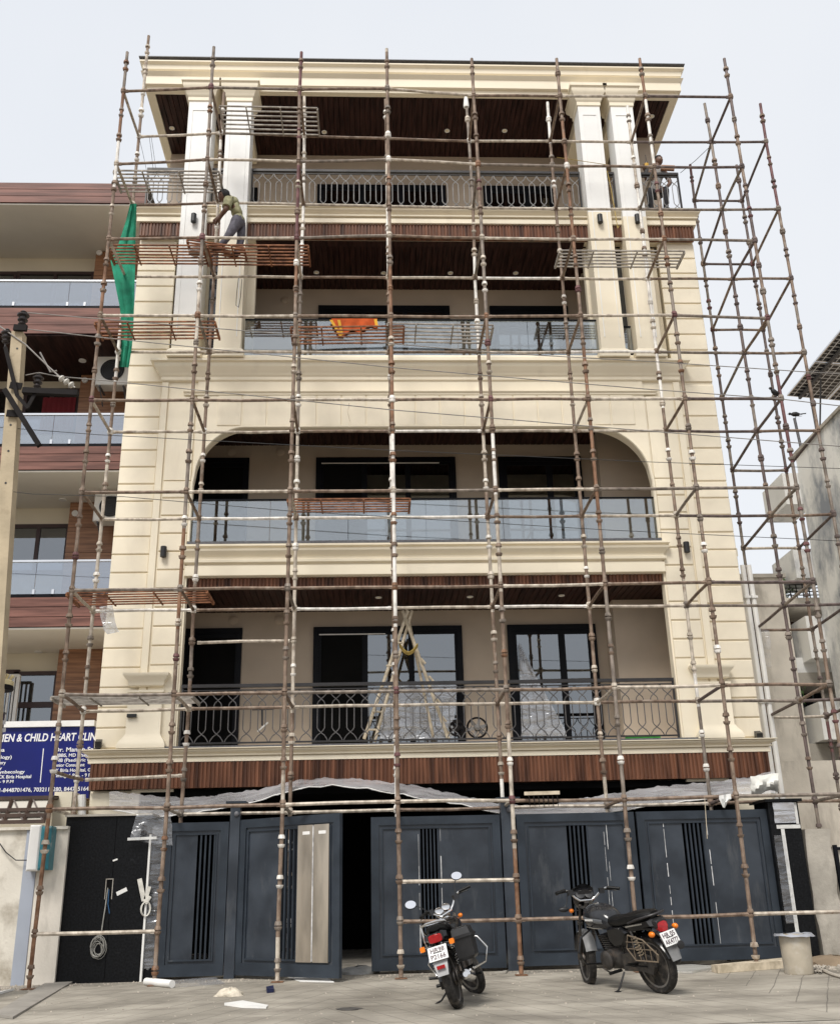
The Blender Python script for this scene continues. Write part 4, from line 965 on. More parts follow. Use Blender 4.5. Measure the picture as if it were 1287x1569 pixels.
# ------------------------------------------------------------------ canopy of brown lattice with pale sheets
CN = thing('porch_canopy', 'brown lattice porch canopy with pale translucent sheets', 'canopy', (-6.3, 1.6, 2))
BRN = pmat('brown_steel', (.055,.032,.022), .5, var=.2, scale=4)
PSH = pmat('polycarbonate_sheet', (.42,.39,.33), .4, var=.05)
z0 = onY(60, 1220, 1.2).z
cx0, cx1 = -9.0, onY(80, 1230, 1.2).x
def cz(y): return z0-.0-.28*((2.2-y)/1.0)**2*0+.12*(y-1.2)-.45*max(0, 1.2-y)
ys = [.98, 1.2, 1.5, 1.8, 2.1]
zs = [z0-.36, z0-.02, z0+.0, z0+.03, z0+.06]
m = MB(); m.grid([[(cx0, y+.04, z+.03), (cx1, y+.04, z+.03)] for y, z in zip(ys, zs)]); part('canopy_sheet', m, PSH, CN)
for y, z in list(zip(ys, zs))+[(1.09, z0-.19), (1.04, z0-.27)]: m = MB(); m.bar((cx0, y, z), (cx1, y, z), .05, .05); part('lattice_bar', m, BRN, CN)
for i in range(10):
    x = cx1-.02-i*.27; m = MB(); m.tube([(x-.25*k, y, z-.012) for k, (y, z) in enumerate(zip(ys, zs))], .016, 4); part('lattice_diagonal', m, BRN, CN)
    m = MB(); m.tube([(x, y, z-.005) for y, z in zip(ys, zs)], .028, 4); part('lattice_rib', m, BRN, CN)
m = MB(); m.box(onY(85, 1240, 1.6).x, onY(112, 1240, 1.6).x, 1.5, 1.9, 0, onY(100, 1214, 1.6).z); solo('porch_pillar', m, NCREAM, 'cream porch pillar behind the meter box', 'pillar')
m = MB(); m.tube([onY(126, 1300, 1.7), onY(126, 1218, 1.7)], .06, 10); solo('vent_pipe', m, WHITE, 'short white pipe under the clinic sign corner', 'pipe')

# ================================================================== UTILITY POLE AND CABLES
UY = -1.0
U = thing('utility_pole', 'concrete utility pole with dark steel arms and disc insulators', 'utility pole', (-5.6, UY, 0))
PCON = pmat('pole_concrete', (.46,.38,.26), .85, var=.12, scale=3, bump=.2, bscale=30, dirt=(.30,.24,.16), dscale=4, dlo=.55, dhi=.75)
STEEL = pmat('dark_steel', (.012,.010,.010), .7, 0, var=.25, scale=6, spec=.15)
INS = pmat('brown_porcelain', (.03,.024,.024), .35, var=.2, scale=8)
pt = onY(30, 512, UY); pm = onY(7, 830, UY); dd = (pt-pm)/(pt.z-pm.z); pb_ = pt-dd*pt.z
m = MB(); rs = []
for p, hw in ((pb_, .13), (pt, .078)): rs.append([(p.x-hw, UY-.09, p.z), (p.x+hw, UY-.09, p.z), (p.x+hw, UY+.09, p.z), (p.x-hw, UY+.09, p.z)])
m.rings(rs); part('shaft', m, PCON, U)
for py in (534, 651, 691, 740):
    p = onY(27-(py-534)*.085, py, UY-.09); m = MB(); m.lathe([(.016,0),(.016,.004),(0,.004)], (p.x, UY-.0901, p.z), (0,-1,0), 8); part('bolt_hole', m, BLACK, U)
def insulator(px, py, Y=UY-.05, s=1.0, h=.0):
    p = onY(px, py, Y); m = MB()
    m.lathe([(.016*s,-.24*s),(.016*s,-.15*s),(.05*s,-.145*s),(.066*s,-.12*s),(.05*s,-.10*s),(.045*s,-.075*s),(.075*s,-.055*s),(.08*s,-.04*s),(.048*s,-.02*s),(.048*s,.01*s),(.09*s,.03*s),(.094*s,.05*s),(.06*s,.075*s),(.035*s,.085*s),(.05*s,.10*s),(.03*s,.12*s),(0,.125*s)], p, (0,0,1), 16); part('insulator', m, INS, U)
insulator(36, 487, s=.92); insulator(11, 514, s=.85); insulator(59, 583, s=.82)
def steel(pts, w, h=None, name='steel_arm', Y=UY-.13):
    m = MB()
    for (a, c) in zip(pts[:-1], pts[1:]): m.bar(onY(*a, Y), onY(*c, Y), w, h or w, up=(0,1,0))
    part(name, m, STEEL, U)
steel([(22,502),(42,503)], .09, .05); steel([(9,532),(27,606),(44,626)], .05, .04, Y=UY-.17); steel([(36,599),(120,603)], .08, .085); steel([(8,597),(61,683)], .07, .07, Y=UY-.2)
steel([(16,590),(34,592)], .10, .02, 'pole_clamp'); steel([(11,633),(33,634)], .10, .02, 'pole_clamp'); steel([(43,624),(55,602)], .05, .02)
for py in ((22,507),): pass
# strain insulator string
WIRE = pmat('aluminium_cable', (.30,.28,.26), .6, .4, var=.2, scale=10)
CAB = pmat('black_cable', (.03,.03,.03), .6, var=.2, scale=10)
p0 = onY(92, 578, UY-.1); p1 = onY(113, 592, UY-.1)
m = MB(); d = (p1-p0).normalized()
for k in range(3):
    m.lathe([(.01,-.025),(.04,-.02),(.05,-.008),(.05,.008),(.02,.02),(.01,.025)], p0.lerp(p1, .15+.35*k), d, 12)
m.tube([p0-d*.05, p1+d*.03], .01, 5); part('strain_insulator', m, pmat('pale_porcelain', (.55,.53,.48), .3, var=.05), U)
def cable(label, pts, r, mat, Y0=UY-.05, Y1=-.55, ext=(0, 1)):
    P = []
    for i, (x, y) in enumerate(pts):
        u = max(0, min(1, x/1287)); P.append(onY(x, y, Y0+(Y1-Y0)*u))
    if ext[0]: P.insert(0, P[0]+(P[0]-P[1]).normalized()*8)
    if ext[1]: P.append(P[-1]+(P[-1]-P[-2]).normalized()*8)
    m = MB(); m.tube(P, r, 5); return solo('overhead_cable', m, mat, label, 'cable', 'overhead cables across the street front')
cable('topmost overhead cable, tied to the insulator at the pole top', [(40,479),(158,489),(449,513),(762,541),(1000,554),(1236,570),(1287,573)], .0075, WIRE)
cable('overhead cable leaving the steel plate under the pole top', [(30,503),(150,516.5),(600,563),(1000,597),(1192,611),(1287,622)], .0075, WIRE)
cable('overhead cable tied to the insulator on the steel cross arm', [(40,575),(60,571),(90,577),(150,582),(600,628),(1000,661),(1287,684)], .0075, WIRE)
cable('thin dark cable crossing the arched balcony level', [(-10,654),(150,666),(600,690),(1000,708),(1287,718)], .005, CAB, ext=(1,1))
cable('thin dark cable sagging across the arched balcony glass', [(8,752),(50,757),(189,761),(445,783),(930,812),(1287,829)], .005, CAB)
m = MB(); m.tube([onY(-8, 494, UY-.1), onY(40, 528, UY-.1), onY(75, 562, UY-.1), onY(94, 579, UY-.1)], .011, 6); m.tube([onY(62, 540, UY-.1), onY(78, 570, UY-.1), onY(88, 568, UY-.1)], .012, 5)
solo('stay_wire', m, WIRE, 'thick stay wire running down to the pale strain insulators', 'cable')
# small board fixed to the pole, only its edge is in view
SB = thing('pole_sign', 'dark violet board edge with a cream crest top beside the clinic sign', 'sign', (-6.2, -.7, 2))
a = onY(-30, 1135, -.8); c = onY(8, 1094, -.8)
m = MB(); m.box(a.x, c.x, -.82, -.78, onY(0,1150,-.8).z, c.z); part('board', m, pmat('violet_board', (.02,.012,.07), .4), SB)
m = MB(); m.box(a.x, c.x+.01, -.83, -.77, c.z+.001, c.z+.02); part('board_edge', m, SILL, SB)
for k, (x, y, t) in enumerate(((-6,1110,.9),(-6,1122,.9))):
    p = onY(x, y, -.83); m = MB(); m.box(p.x, p.x+.12, -.826, -.8215, p.z, p.z+.05); part('painted_mark', m, TXT, SB)
p = onY(0, 1056, -.8); m = MB(); m.lathe([(.16,-.02),(.17,0),(.165,.04),(.1,.06),(0,.06)], p, (0,0,1), 16); part('crest_base', m, STEEL, SB)
m = MB(); m.lathe([(.16,.0),(.165,.05),(.14,.07),(0,.075)], p+Vector((0,0,.045)), (0,0,1), 16)
for k in range(5): m.bar(p+Vector((-.1+.05*k,0,.1)), p+Vector((-.12+.07*k,-.02,.17+.02*(k % 2))), .03)
part('crest', m, pmat('cream_crest', (.62,.52,.30), .6), SB)
m = MB(); m.bar((p.x-.12, -.8, onY(0,1150,-.8).z), (p.x-.12, -.8, p.z), .05); m.bar((p.x-.12, -.8, 0), (p.x-.12, -.8, onY(0,1149,-.8).z), .05); part('sign_stake', m, STEEL, SB)

# ================================================================== RIGHT NEIGHBOURS
G = thing('grey_house', 'grey unpainted side wall of a tall house with projecting parapet boxes', 'building', (11, 4, 0))
m = MB(); m.box(9.5, 15, -1.5, 7.1, 0, 10.25); part('side_wall', m, GREYWALL, G)
m = MB(); m.box(9.46, 15, -1.6, 7.15, 10.252, 10.33); part('roof_edge', m, CONC, G)
for (x0, y0, x1, y1) in ((1191,731,1222,778),(1207,846,1236,890),(1226,948,1258,1012),(1246,1078,1290,1135)):
    a = onY(x0, y0, 7.4); c = onY(x1, y1, 7.4); m = MB(); m.box(a.x, 9.8, 7.16, 8.4, c.z, a.z); part('parapet_box', m, GREYWALL, G)
p = onX(1196, 620, 9.9)
# rooftop rod with bird
a = onX(1228, 690, 9.8); c = onX(1219, 641, 9.8); c = Vector((a.x, a.y, onY(1219, 641, a.y).z)); m = MB(); m.tube([(a.x, a.y, 10.3), (c.x-.05, c.y, c.z)], .035, 8); solo('roof_rod', m, SILL, 'thin metal rod standing on the grey house roof edge', 'rod')
# solar array
SOL = thing('solar_array', 'tilted solar panels on a steel frame above the grey house', 'solar panel', (11, 4, 10.3))
def solmat():
    m, t, b, N, Lk = _new('solar_cells'); g = N.new('ShaderNodeTexCoord'); br = N.new('ShaderNodeTexBrick')
    br.offset = 0; br.inputs['Color1'].default_value = (.006,.006,.01,1); br.inputs['Color2'].default_value = (.012,.012,.018,1); br.inputs['Mortar'].default_value = (.75,.75,.77,1)
    br.inputs['Scale'].default_value = 1.0; br.inputs['Brick Width'].default_value = .156; br.inputs['Row Height'].default_value = .156; br.inputs['Mortar Size'].default_value = .013
    Lk.new(g.outputs['Object'], br.inputs['Vector']); Lk.new(br.outputs['Color'], b.inputs['Base Color']); b.inputs['Roughness'].default_value = .35; return m
CELLS = solmat()
A0 = onX(1205, 605, 9.75); A1 = onX(1287, 505, 9.75); eu = (A1-A0).normalized(); ev = Vector((1, 0, -.10)).normalized(); en = eu.cross(ev).normalized()
Mp = Matrix(((eu.x, ev.x, en.x, 0), (eu.y, ev.y, en.y, 0), (eu.z, ev.z, en.z, 0), (0,0,0,1)))
mm = MB(); mm.box(0, 1.66, 0, .99, -.004, .004); cell_me = mm.mesh('cell_sheet', CELLS)
mm = MB()
for b in ((0,.03,0,.99,-.03,.012),(1.63,1.66,0,.99,-.03,.012),(.03,1.63,0,.03,-.03,.012),(.03,1.63,.96,.99,-.03,.012)): mm.box(*b)
fr_me = mm.mesh('panel_frame', CH)
for i in range(3):
    for j in range(4):
        L0 = A0+eu*(i*1.69+.0)+ev*(j*1.01)
        o1 = part('solar_panel', cell_me, None, SOL, loc=L0, rot=Mp.to_euler()); f1 = part('panel_frame', fr_me, None, o1, loc=L0, rot=Mp.to_euler())
for j in (.3, 2.2, 3.8):
    a = A0+ev*j-Vector((0,0,.06)); m = MB(); m.bar(a, a+eu*5, .06); part('support_rail', m, SILL, SOL)
for i, j in ((.4,.4),(.4,2.4),(3.6,.4),(3.6,2.4)):
    a = A0+eu*i+ev*j-Vector((0,0,.08)); m = MB(); m.bar((max(a.x, 9.8), a.y, 10.33), (max(a.x, 9.8), a.y, a.z), .07); part('support_post', m, SILL, SOL)
    m = MB(); m.bar((max(a.x, 9.8), a.y, 10.6), a+eu*.6+Vector((0,0,.02)), .03); part('brace', m, SILL, SOL)
OPANE = pmat('old_window_glass', (.16,.20,.23), .12, var=.3, scale=4)
# old pale house behind
H = thing('old_house', 'old stained pale house with small balconies seen past the cream building', 'building', (8.3, 9, 0))
HY = 7.6
def hp(x, y, Y=HY): return onY(x, y, Y)
def hbox(name, mat, x0, y0, x1, y1, Y0=HY, dep=.3, par=H):
    a, c = hp(x0, y0, Y0), hp(x1, y1, Y0); m = MB(); m.box(a.x, c.x, Y0, Y0+dep, c.z, a.z); return part(name, m, mat, par)
a = hp(1135, 886); c = hp(1199, 886); m = MB(); m.box(a.x-.6, c.x+.0, HY, HY+3, 0, a.z); tower = part('tower_wall', m, LIGHTCONC, H)
m = MB(); m.box(a.x-.65, c.x+.05, HY-.05, HY+3.05, a.z+.001, a.z+.09); part('coping', m, CONC, tower)
c2 = hp(1199, 950); zfl = 0
m = MB(); m.box(c.x+.002, 12, HY+1.4, HY+3, 0, hp(1220, 918).z-.01); part('rear_wall', m, LIGHTCONC, H)
for (y0, y1) in ((916,929),(1031,1045),(1140,1166)): hbox('balcony_slab', CONC if y0 > 1000 else LIGHTCONC, 1199.5, y0, 1330, y1, Y0=HY+.02, dep=1.37)
hbox('dark_doorway', pmat('brown_door', (.10,.045,.025), .6), 1203, 930, 1228, 1030, Y0=HY+1.37, dep=.029)
hbox('window', OPANE, 1210, 1047, 1256, 1130, Y0=HY+1.37, dep=.029)
for k in (1209, 1224, 1240, 1256): hbox('window_post', FRAME, k, 1046, k+1.8, 1131, Y0=HY+1.33, dep=.039)
hbox('window_post', FRAME, 1209, 1085, 1257, 1087, Y0=HY+1.329, dep=.0385)
hbox('side_wall_face', LIGHTCONC, 1229, 930, 1270, 1030, Y0=HY+1.33, dep=.05)
hbox('parapet', GREYWALL, 1200, 1008, 1330, 1031, Y0=HY+.035, dep=.12)
hbox('lower_wall', LIGHTCONC, 1165, 1167, 1340, 1420, Y0=HY-1.2, dep=.2)
m = MB()
a, c = hp(1200, 895), hp(1262, 916)
for k in range(5): z = c.z+(a.z-c.z)*k/4; m.bar((a.x, HY+.05, z), (c.x, HY+.05, z), .02)
for k in range(7): x = a.x+(c.x-a.x)*k/6; m.bar((x, HY+.05, c.z), (x, HY+.05, a.z), .02)
part('roof_railing', m, IRON, H)
hbox('water_crate', pmat('green_plastic', (.02,.18,.12), .5), 1222, 1000, 1234, 1018, Y0=HY+.3, dep=.3)
hbox('blue_drum', pmat('blue_plastic', (.03,.10,.40), .5), 1205, 985, 1212, 1004, Y0=HY+.5, dep=.3)
# potted plants on the old house
LEAF = pmat('leaf_green', (.06,.15,.03), .6, var=.35, scale=20, col2=(.09,.2,.04))
def plant(label, px, py, Y, s, n=60):
    p = hp(px, py, Y); o = thing('potted_plant', label, 'plant', p-Vector((0,0,s*.7)))
    m = MB(); m.lathe([(.08*s/.3,-s*.7),(.1*s/.3,-s*.7+.1),(.11*s/.3,-s*.45),(0,-s*.45)], p, (0,0,1), 10); part('pot', m, CONC, o)
    m = MB(); r2 = random.Random(px)
    for _ in range(n):
        q = p+Vector((r2.gauss(0,.35)*s, r2.gauss(0,.2)*s, r2.gauss(.1,.35)*s)); u = Vector((r2.uniform(-1,1), r2.uniform(-1,1), r2.uniform(-1,1))).normalized(); v = u.orthogonal().normalized(); l = s*.22
        m.add([q-u*l, q+v*l*.4, q+u*l, q-v*l*.4], [(0,1,2,3)])
    part('foliage', m, LEAF, o, kind='stuff')
plant('leafy plant behind the old house roof railing', 1208, 912, HY+.3, .32); plant('hanging green plant under the old house balcony slab', 1216, 1062, HY+.2, .35, 90)
# ================================================================== MOTORCYCLES
RUB = pmat('tyre_rubber', (.03,.028,.026), .85, var=.3, scale=30, dirt=(.14,.12,.10), dscale=9, dlo=.5, dhi=.75, spec=.2, bump=.2, bscale=80)
ALLOY = pmat('dusty_alloy', (.22,.21,.20), .45, .5, var=.2, scale=12, dirt=(.20,.17,.13), dscale=7, dlo=.5, dhi=.7)
CHROME = pmat('bike_chrome', (.70,.70,.70), .18, 1, var=.06, scale=10)
BPAINT = pmat('bike_black_paint', (.008,.008,.009), .18, var=.3, scale=8, dirt=(.03,.028,.026), dscale=6, dlo=.62, dhi=.9, spec=.5)
BSILV = pmat('bike_silver_paint', (.20,.21,.225), .3, .4, var=.08, scale=6, dirt=(.16,.14,.12), dscale=6, dlo=.6, dhi=.85)
VINYL = pmat('seat_vinyl', (.007,.007,.007), .42, var=.3, scale=25, bump=.1, bscale=150, dirt=(.03,.028,.026), dscale=5, dlo=.62, dhi=.9, spec=.3)
ENG = pmat('engine_metal', (.05,.046,.043), .5, .3, var=.3, scale=15, dirt=(.13,.10,.075), dscale=6, dlo=.5, dhi=.7)
MUDB = pmat('dusty_beige_metal', (.33,.27,.19), .7, .1, var=.2, scale=8)
REDL = pmat('red_lens', (.32,.008,.01), .15, var=.2, scale=20); ORANGE = pmat('amber_lens', (.80,.20,.01), .25, var=.08, scale=20)
MIRR = pmat('mirror_glass', (.9,.9,.92), .03, 1, var=.0); DIAL = pmat('dial_glass', (.22,.34,.42), .1, var=.15, scale=10)
PLATE = pmat('number_plate', (.72,.72,.70), .5, var=.05, scale=8); PTXT = pmat('plate_letter', (.06,.03,.04), .5)
TANKG = pmat('dusty_dark_tank', (.022,.023,.026), .15, var=.3, scale=7, dirt=(.09,.085,.08), dscale=7, dlo=.58, dhi=.85)
GUARD = pmat('rusty_guard', (.17,.13,.09), .7, var=.2, scale=8)
GREYM = pmat('grey_mudguard_plastic', (.20,.20,.20), .5, var=.12, scale=8, dirt=(.30,.26,.2), dscale=6, dlo=.6, dhi=.8)

def section(x, zc, hw, hh, n=14, p=2.6, top=1.0):
    r = []
    for k in range(n):
        a = 2*math.pi*k/n; c, s = math.cos(a), math.sin(a)
        r.append(Vector((x, hw*math.copysign(abs(c)**(2/p), c), zc+hh*math.copysign(abs(s)**(2/p), s)*(top if s > 0 else 1))))
    return r
def motorcycle(label, contact, heading, lean, steer, kind, size):
    o = bpy.data.objects.new('motorcycle', None); COL.objects.link(o); o.location = contact; o.rotation_euler = (-lean, 0, heading); o.scale = (size, size, size)
    tag(o, label, 'motorcycle')
    def P(name, m, mat, par=o, smooth=40): return part(name, m, mat, par, smooth)
    A = Vector((1.26, 0, .30)); Hd = Vector((1.0, 0, .90)); ax = (Hd-A).normalized()
    MS = Matrix.Translation(A) @ Matrix.Rotation(steer, 4, ax) @ Matrix.Translation(-A)
    def wheel(c, minor, front):
        f = (lambda m: m.xf(MS)) if front else (lambda m: m)
        m = MB(); n = 36; prof = [(.235,-minor*.6),(.255,-minor*.95),(.28,-minor),(.296,-minor*.75),(.303,-minor*.3),(.303,minor*.3),(.296,minor*.75),(.28,minor),(.255,minor*.95),(.235,minor*.6)]
        m.lathe(prof, c, (0,1,0), n); t = P('wheel', f(m), RUB)
        m = MB()
        for k in range(52):       # tread blocks
            a = 2*math.pi*k/52
            for sy in (-1, 1):
                p = Vector(c)+Vector((math.cos(a+.03*sy), 0, math.sin(a+.03*sy)))*.301; q = p+Vector((0, sy*minor*.75, 0))-Vector((math.cos(a), 0, math.sin(a)))*.009
                m.bar(p, q, .016, .009, up=(math.cos(a), 0, math.sin(a)))
        tr = P('tread', f(m), RUB, t); tr['kind'] = 'stuff'
        m = MB(); m.lathe([(.215,-.028),(.238,-.034),(.238,.034),(.215,.028),(.215,-.028)], c, (0,1,0), 30); P('rim', f(m), ALLOY, t)
        for k in range(6):
            a = 2*math.pi*k/6+.3; d = Vector((math.cos(a), 0, math.sin(a))); m = MB(); m.bar(Vector(c)+d*.05, Vector(c)+d*.218, .032, .022, up=(0,1,0)); P('spoke', f(m), ALLOY, t)
        m = MB(); m.lathe([(.03,-.075),(.075,-.06),(.08,-.045),(.05,-.04),(.05,.04),(.08,.045),(.075,.06),(.03,.075)], c, (0,1,0), 18); P('hub', f(m), ENG, t)
    wheel((0,0,.30), .048, False); wheel(A, .040, True)
    # fork, mudguard, bars (all steer)
    def S_(name, m, mat, par=o): return P(name, m.xf(MS), mat, par)
    for sy in (-1, 1):
        m = MB(); q = Vector((0, sy*.082, 0)); m.tube([A+q, A+q+ax*.30], .027, 10); m.tube([A+q+ax*.30, A+q+ax*.68], .017, 10); m.tube([A+q+ax*.44, A+q+ax*.47], .034, 10); S_('fork_leg', m, CHROME if kind == 'left' else ENG)
    m = MB(); rows = []
    for i in range(15):
        a = R(12+i*10.5); rr = .335
        rows.append([A+Vector((math.cos(a)*(rr-.035*abs(u)**2), u*.068, math.sin(a)*(rr-.035*abs(u)**2))) for u in (-1,-.6,0,.6,1)])
    m.grid(rows); S_('front_mudguard', m, MUDB if kind == 'left' else GREYM)
    m = MB(); m.rings([section(.98,.90,.10,.012,8), section(1.10,.88,.09,.012,8)]); m.tube([Hd-ax*.12, Hd+ax*.06], .03, 10); S_('steering_yoke', m, ENG)
    # handlebar
    bz = .97; bar_pts = [(.99,0,bz),(1.0,.07,bz),(1.0,.13,bz+.04),(.98,.20,bz+.11),(.95,.25,bz+.13),(.87,.36,bz+.115),(.86,.375,bz+.112)]
    full = [(x, -y, z) for x, y, z in bar_pts[::-1]] + bar_pts[1:]
    m = MB(); m.tube(full, .0115, 8); S_('handlebar', m, CHROME)
    for sy in (-1, 1):
        m = MB(); m.tube([(.945,sy*.255,bz+.13),(.86,sy*.385,bz+.112)], [.019,.019], 10); S_('grip', m, VINYL)
        m = MB(); m.box(.93,.985,sy*.19-.03,sy*.19+.03,bz+.07,bz+.13); m.tube([(.985,sy*.20,bz+.11),(.955,sy*.32,bz+.10),(.93,sy*.37,bz+.085)], .006, 5); S_('brake_lever' if sy < 0 else 'clutch_lever', m, BLACK)
        if kind == 'left':
            m = MB(); m.tube([(.97,sy*.22,bz+.13),(.99,sy*.27,bz+.22),(.99,sy*.33,bz+.27)], .006, 6); st = S_('mirror', m, BLACK)
            m = MB(); c = Vector((.99,sy*.36,bz+.30)); m.lathe([(.052,0),(.056,.008),(.045,.03),(0,.04)], c, (1,0,0), 20); m.xf(Matrix.Translation(c) @ Matrix.Rotation(R(20), 4, 'Y') @ Matrix.Scale(1.35, 4, (0,1,.3)) @ Matrix.Translation(-c)); S_('mirror_shell', m, BLACK, st)
            m = MB(); m.lathe([(.05,-.002),(0,-.003)], c, (1,0,0), 20); m.xf(Matrix.Translation(c) @ Matrix.Rotation(R(20), 4, 'Y') @ Matrix.Scale(1.35, 4, (0,1,.3)) @ Matrix.Translation(-c)); S_('mirror_glass', m, MIRR, st)
        elif sy > 0:
            m = MB(); m.tube([(.97,.22,bz+.10),(.96,.25,bz-.02),(.95,.28,bz-.06)], .006, 6); st = S_('mirror', m, BLACK); m = MB(); m.sphere((.95,.29,bz-.08), .05, 12, 8, (.5,1.25,.6)); S_('mirror_shell', m, BLACK, st)
    # headlamp, cowl, dials
    m = MB(); rs = [section(1.03,1.02,.085,.07,14), section(1.09,1.01,.13,.10,14), section(1.15,.98,.125,.115,14), section(1.20,.95,.09,.085,14), section(1.215,.945,.06,.06,14)]
    if kind == 'left': m.lathe([(.03,-.10),(.075,-.06),(.088,0),(.088,.03),(.07,.05),(0,.055)], (1.14,0,.90), (1,0,.05), 18)
    else: m.rings(rs)
    S_('headlamp_shell', m, CHROME if kind == 'left' else BPAINT)
    for sy in (-1, 1):
        m = MB(); c = Vector((1.035, sy*.052, 1.035)); dirv = Vector((-.75,0,.66)).normalized()
        m.lathe([(.05,-.06),(.055,-.01),(.053,.004),(.046,.006)], c, dirv, 18); st = S_('instrument_dial', m, CHROME if kind == 'left' else BLACK); m = MB(); m.lathe([(.046,.003),(0,.004)], c, dirv, 18); S_('dial_face', m, DIAL if kind != 'left' else WHITE, st)
        m = MB(); m.tube([(1.06,sy*.09,.86),(1.06,sy*.15,.86)], .008, 6); st = S_('front_indicator', m, BLACK); m = MB(); m.sphere((1.06,sy*.175,.86), .032, 12, 8, (1.1,.9,.8)); S_('amber_lens', m, ORANGE, st)
    if kind != 'left':
        m = MB(); m.grid([[(1.12+.02*abs(u), u*.14, 1.05), (1.10+.02*abs(u), u*.13, 1.13-.03*abs(u)**2), (1.08, u*.11, 1.155-.05*abs(u)**2)] for u in (-1,-.7,-.35,0,.35,.7,1)]); S_('visor', m, BLACK)
    # frame tubes
    m = MB(); m.tube([(.98,0,.82),(.7,0,.72),(.35,0,.66),(.15,0,.66)], .022, 8)
    m.tube([(.98,0,.78),(.86,0,.45),(.78,0,.26),(.45,0,.22)], .019, 8)
    for sy in (-1, 1): m.tube([(.4,sy*.09,.24),(.36,sy*.1,.5),(.3,sy*.1,.66),(-.1,sy*.1,.70),(-.2,sy*.09,.70)], .014, 7); m.tube([(.38,sy*.1,.30),(0,sy*.105,.30)], .018, 8)
    P('frame', m, BPAINT)
    # engine
    m = MB(); m.rings([section(.42,.36,.10,.09,12), section(.46,.36,.125,.12,12), section(.66,.35,.13,.125,12), section(.74,.35,.10,.10,12)]); m.lathe([(.10,0),(.105,.03),(.09,.045),(.04,.05),(0,.05)], (.66,.125,.35), (0,1,0), 18); m.lathe([(.09,0),(.1,.03),(.08,.05),(0,.055)], (.60,-.125,.36), (0,-1,0), 18); en = P('engine', m, ENG)
    d = Vector((.42,0,.9)).normalized()
    for k in range(7):
        c = Vector((.66,0,.45))+d*.026*k; m = MB(); m.rings([[c+Vector((x,y,0))+d*h for x,y in ((-.075,-.085),(.075,-.085),(.075,.085),(-.075,.085))] for h in (0,.011)]); P('cooling_fin', m, ENG, en)
    m = MB(); m.box(.40,.52,-.07,.07,.46,.56); m.tube([(.52,0,.52),(.64,0,.55)], .03, 8); P('carburettor', m, BLACK, en)
    # tank
    kt = 1.0 if kind == 'left' else 1.13; m = MB(); m.rings([section(.48,.70,.07*kt,.05*kt), section(.53,.74,.11*kt,.085*kt), section(.62,.775,.135*kt,.105*kt), section(.74,.795,.155*kt,.12*kt), section(.86,.805,.15*kt,.12*kt), section(.94,.80,.115*kt,.10*kt), section(.985,.80,.06*kt,.06*kt)]); tk = P('fuel_tank', m, BPAINT if kind == 'left' else TANKG)
    if kind != 'left':
        for sy in (-1, 1):
            rows = []
            for x, hw, zc in ((.58,.127,.78),(.66,.146,.79),(.76,.157,.80),(.86,.153,.815),(.92,.128,.82)):
                rows.append([(x, sy*(hw*kt*(1-.10*abs(u)**2)+.004), zc-.005+.02*(x-.75)+u*.034) for u in (-1,-.5,0,.6)])
            m = MB(); m.grid(rows); P('silver_stripe_panel', m, BSILV, tk)
            m = MB()
            for k in range(7): m.box(.70+k*.022,.715+k*.022,sy*.161*kt-.002,sy*.161*kt+.002,.785,.805)
            P('tank_emblem', m, WHITE, tk)
    m = MB(); m.lathe([(.035,0),(.035,.012),(0,.015)], (.80,0,.80+.118*kt), (0,0,1), 14); P('fuel_cap', m, CHROME, tk)
    m = MB(); m.tube([(.60,.135,.69),(.74,.158,.70),(.90,.14,.71)], .006, 5); P('tank_stripe', m, CHROME, tk)
    # seat, side panels, tail
    m = MB(); m.rings([section(.60,.745,.07,.035), section(.52,.755,.11,.055), section(.35,.755,.13,.06), section(.18,.785,.135,.066), section(.0,.805,.13,.066), section(-.14,.825,.105,.052), section(-.20,.835,.06,.028)]); P('seat', m, VINYL)
    for sy in (-1, 1):
        m = MB(); m.rings([[Vector((x, sy*y, z)) for x, z in pts] for y, pts in ((.10, ((.56,.70),(.30,.72),(.18,.66),(.30,.50),(.46,.48),(.56,.56))), (.145, ((.53,.68),(.31,.70),(.22,.65),(.32,.53),(.45,.51),(.53,.57))))]); P('side_panel', m, BPAINT)
        m = MB(); m.rings([[Vector((x, sy*y, z)) for x, z in pts] for y, pts in ((.06, ((.28,.74),(-.22,.80),(-.26,.72),(.10,.64))), (.12, ((.26,.72),(-.18,.78),(-.22,.73),(.10,.67))))]); P('tail_panel', m, BPAINT)
        if kind != 'left': m = MB(); m.bar((.20,sy*.123,.715), (-.10,sy*.123,.752), .004, .014); P('tail_stripe', m, CHROME)
    # rear mudguard, lamp, plate
    m = MB(); rows = []
    for i in range(13):
        a = R(55+i*9.2); rr = .345 if i < 8 else .345+.008*(i-8)
        rows.append([Vector((math.cos(a)*(rr-.03*abs(u)**2), u*.075, .30+math.sin(a)*(rr-.03*abs(u)**2))) for u in (-1,-.6,0,.6,1)])
    m.grid(rows); P('rear_mudguard', m, BPAINT)
    m = MB(); m.rings([[Vector((x, y, z)) for y in (-w_, w_) for _ in (0,)] + [Vector((x+.012, y, z)) for y in (w_, -w_)] for x, z, w_ in ((-.30,.60,.08),(-.36,.48,.075),(-.385,.36,.06))]); P('mudguard_flap', m, GREYM if kind != 'left' else pmat('silver_flap', (.36,.36,.36), .5, .2, var=.12, scale=8))
    m = MB(); m.rings([section(-.20,.74,.09,.05,12,4), section(-.265,.735,.085,.05,12,4), section(-.285,.73,.075,.042,12,4)]); tl = P('tail_lamp', m, BLACK)
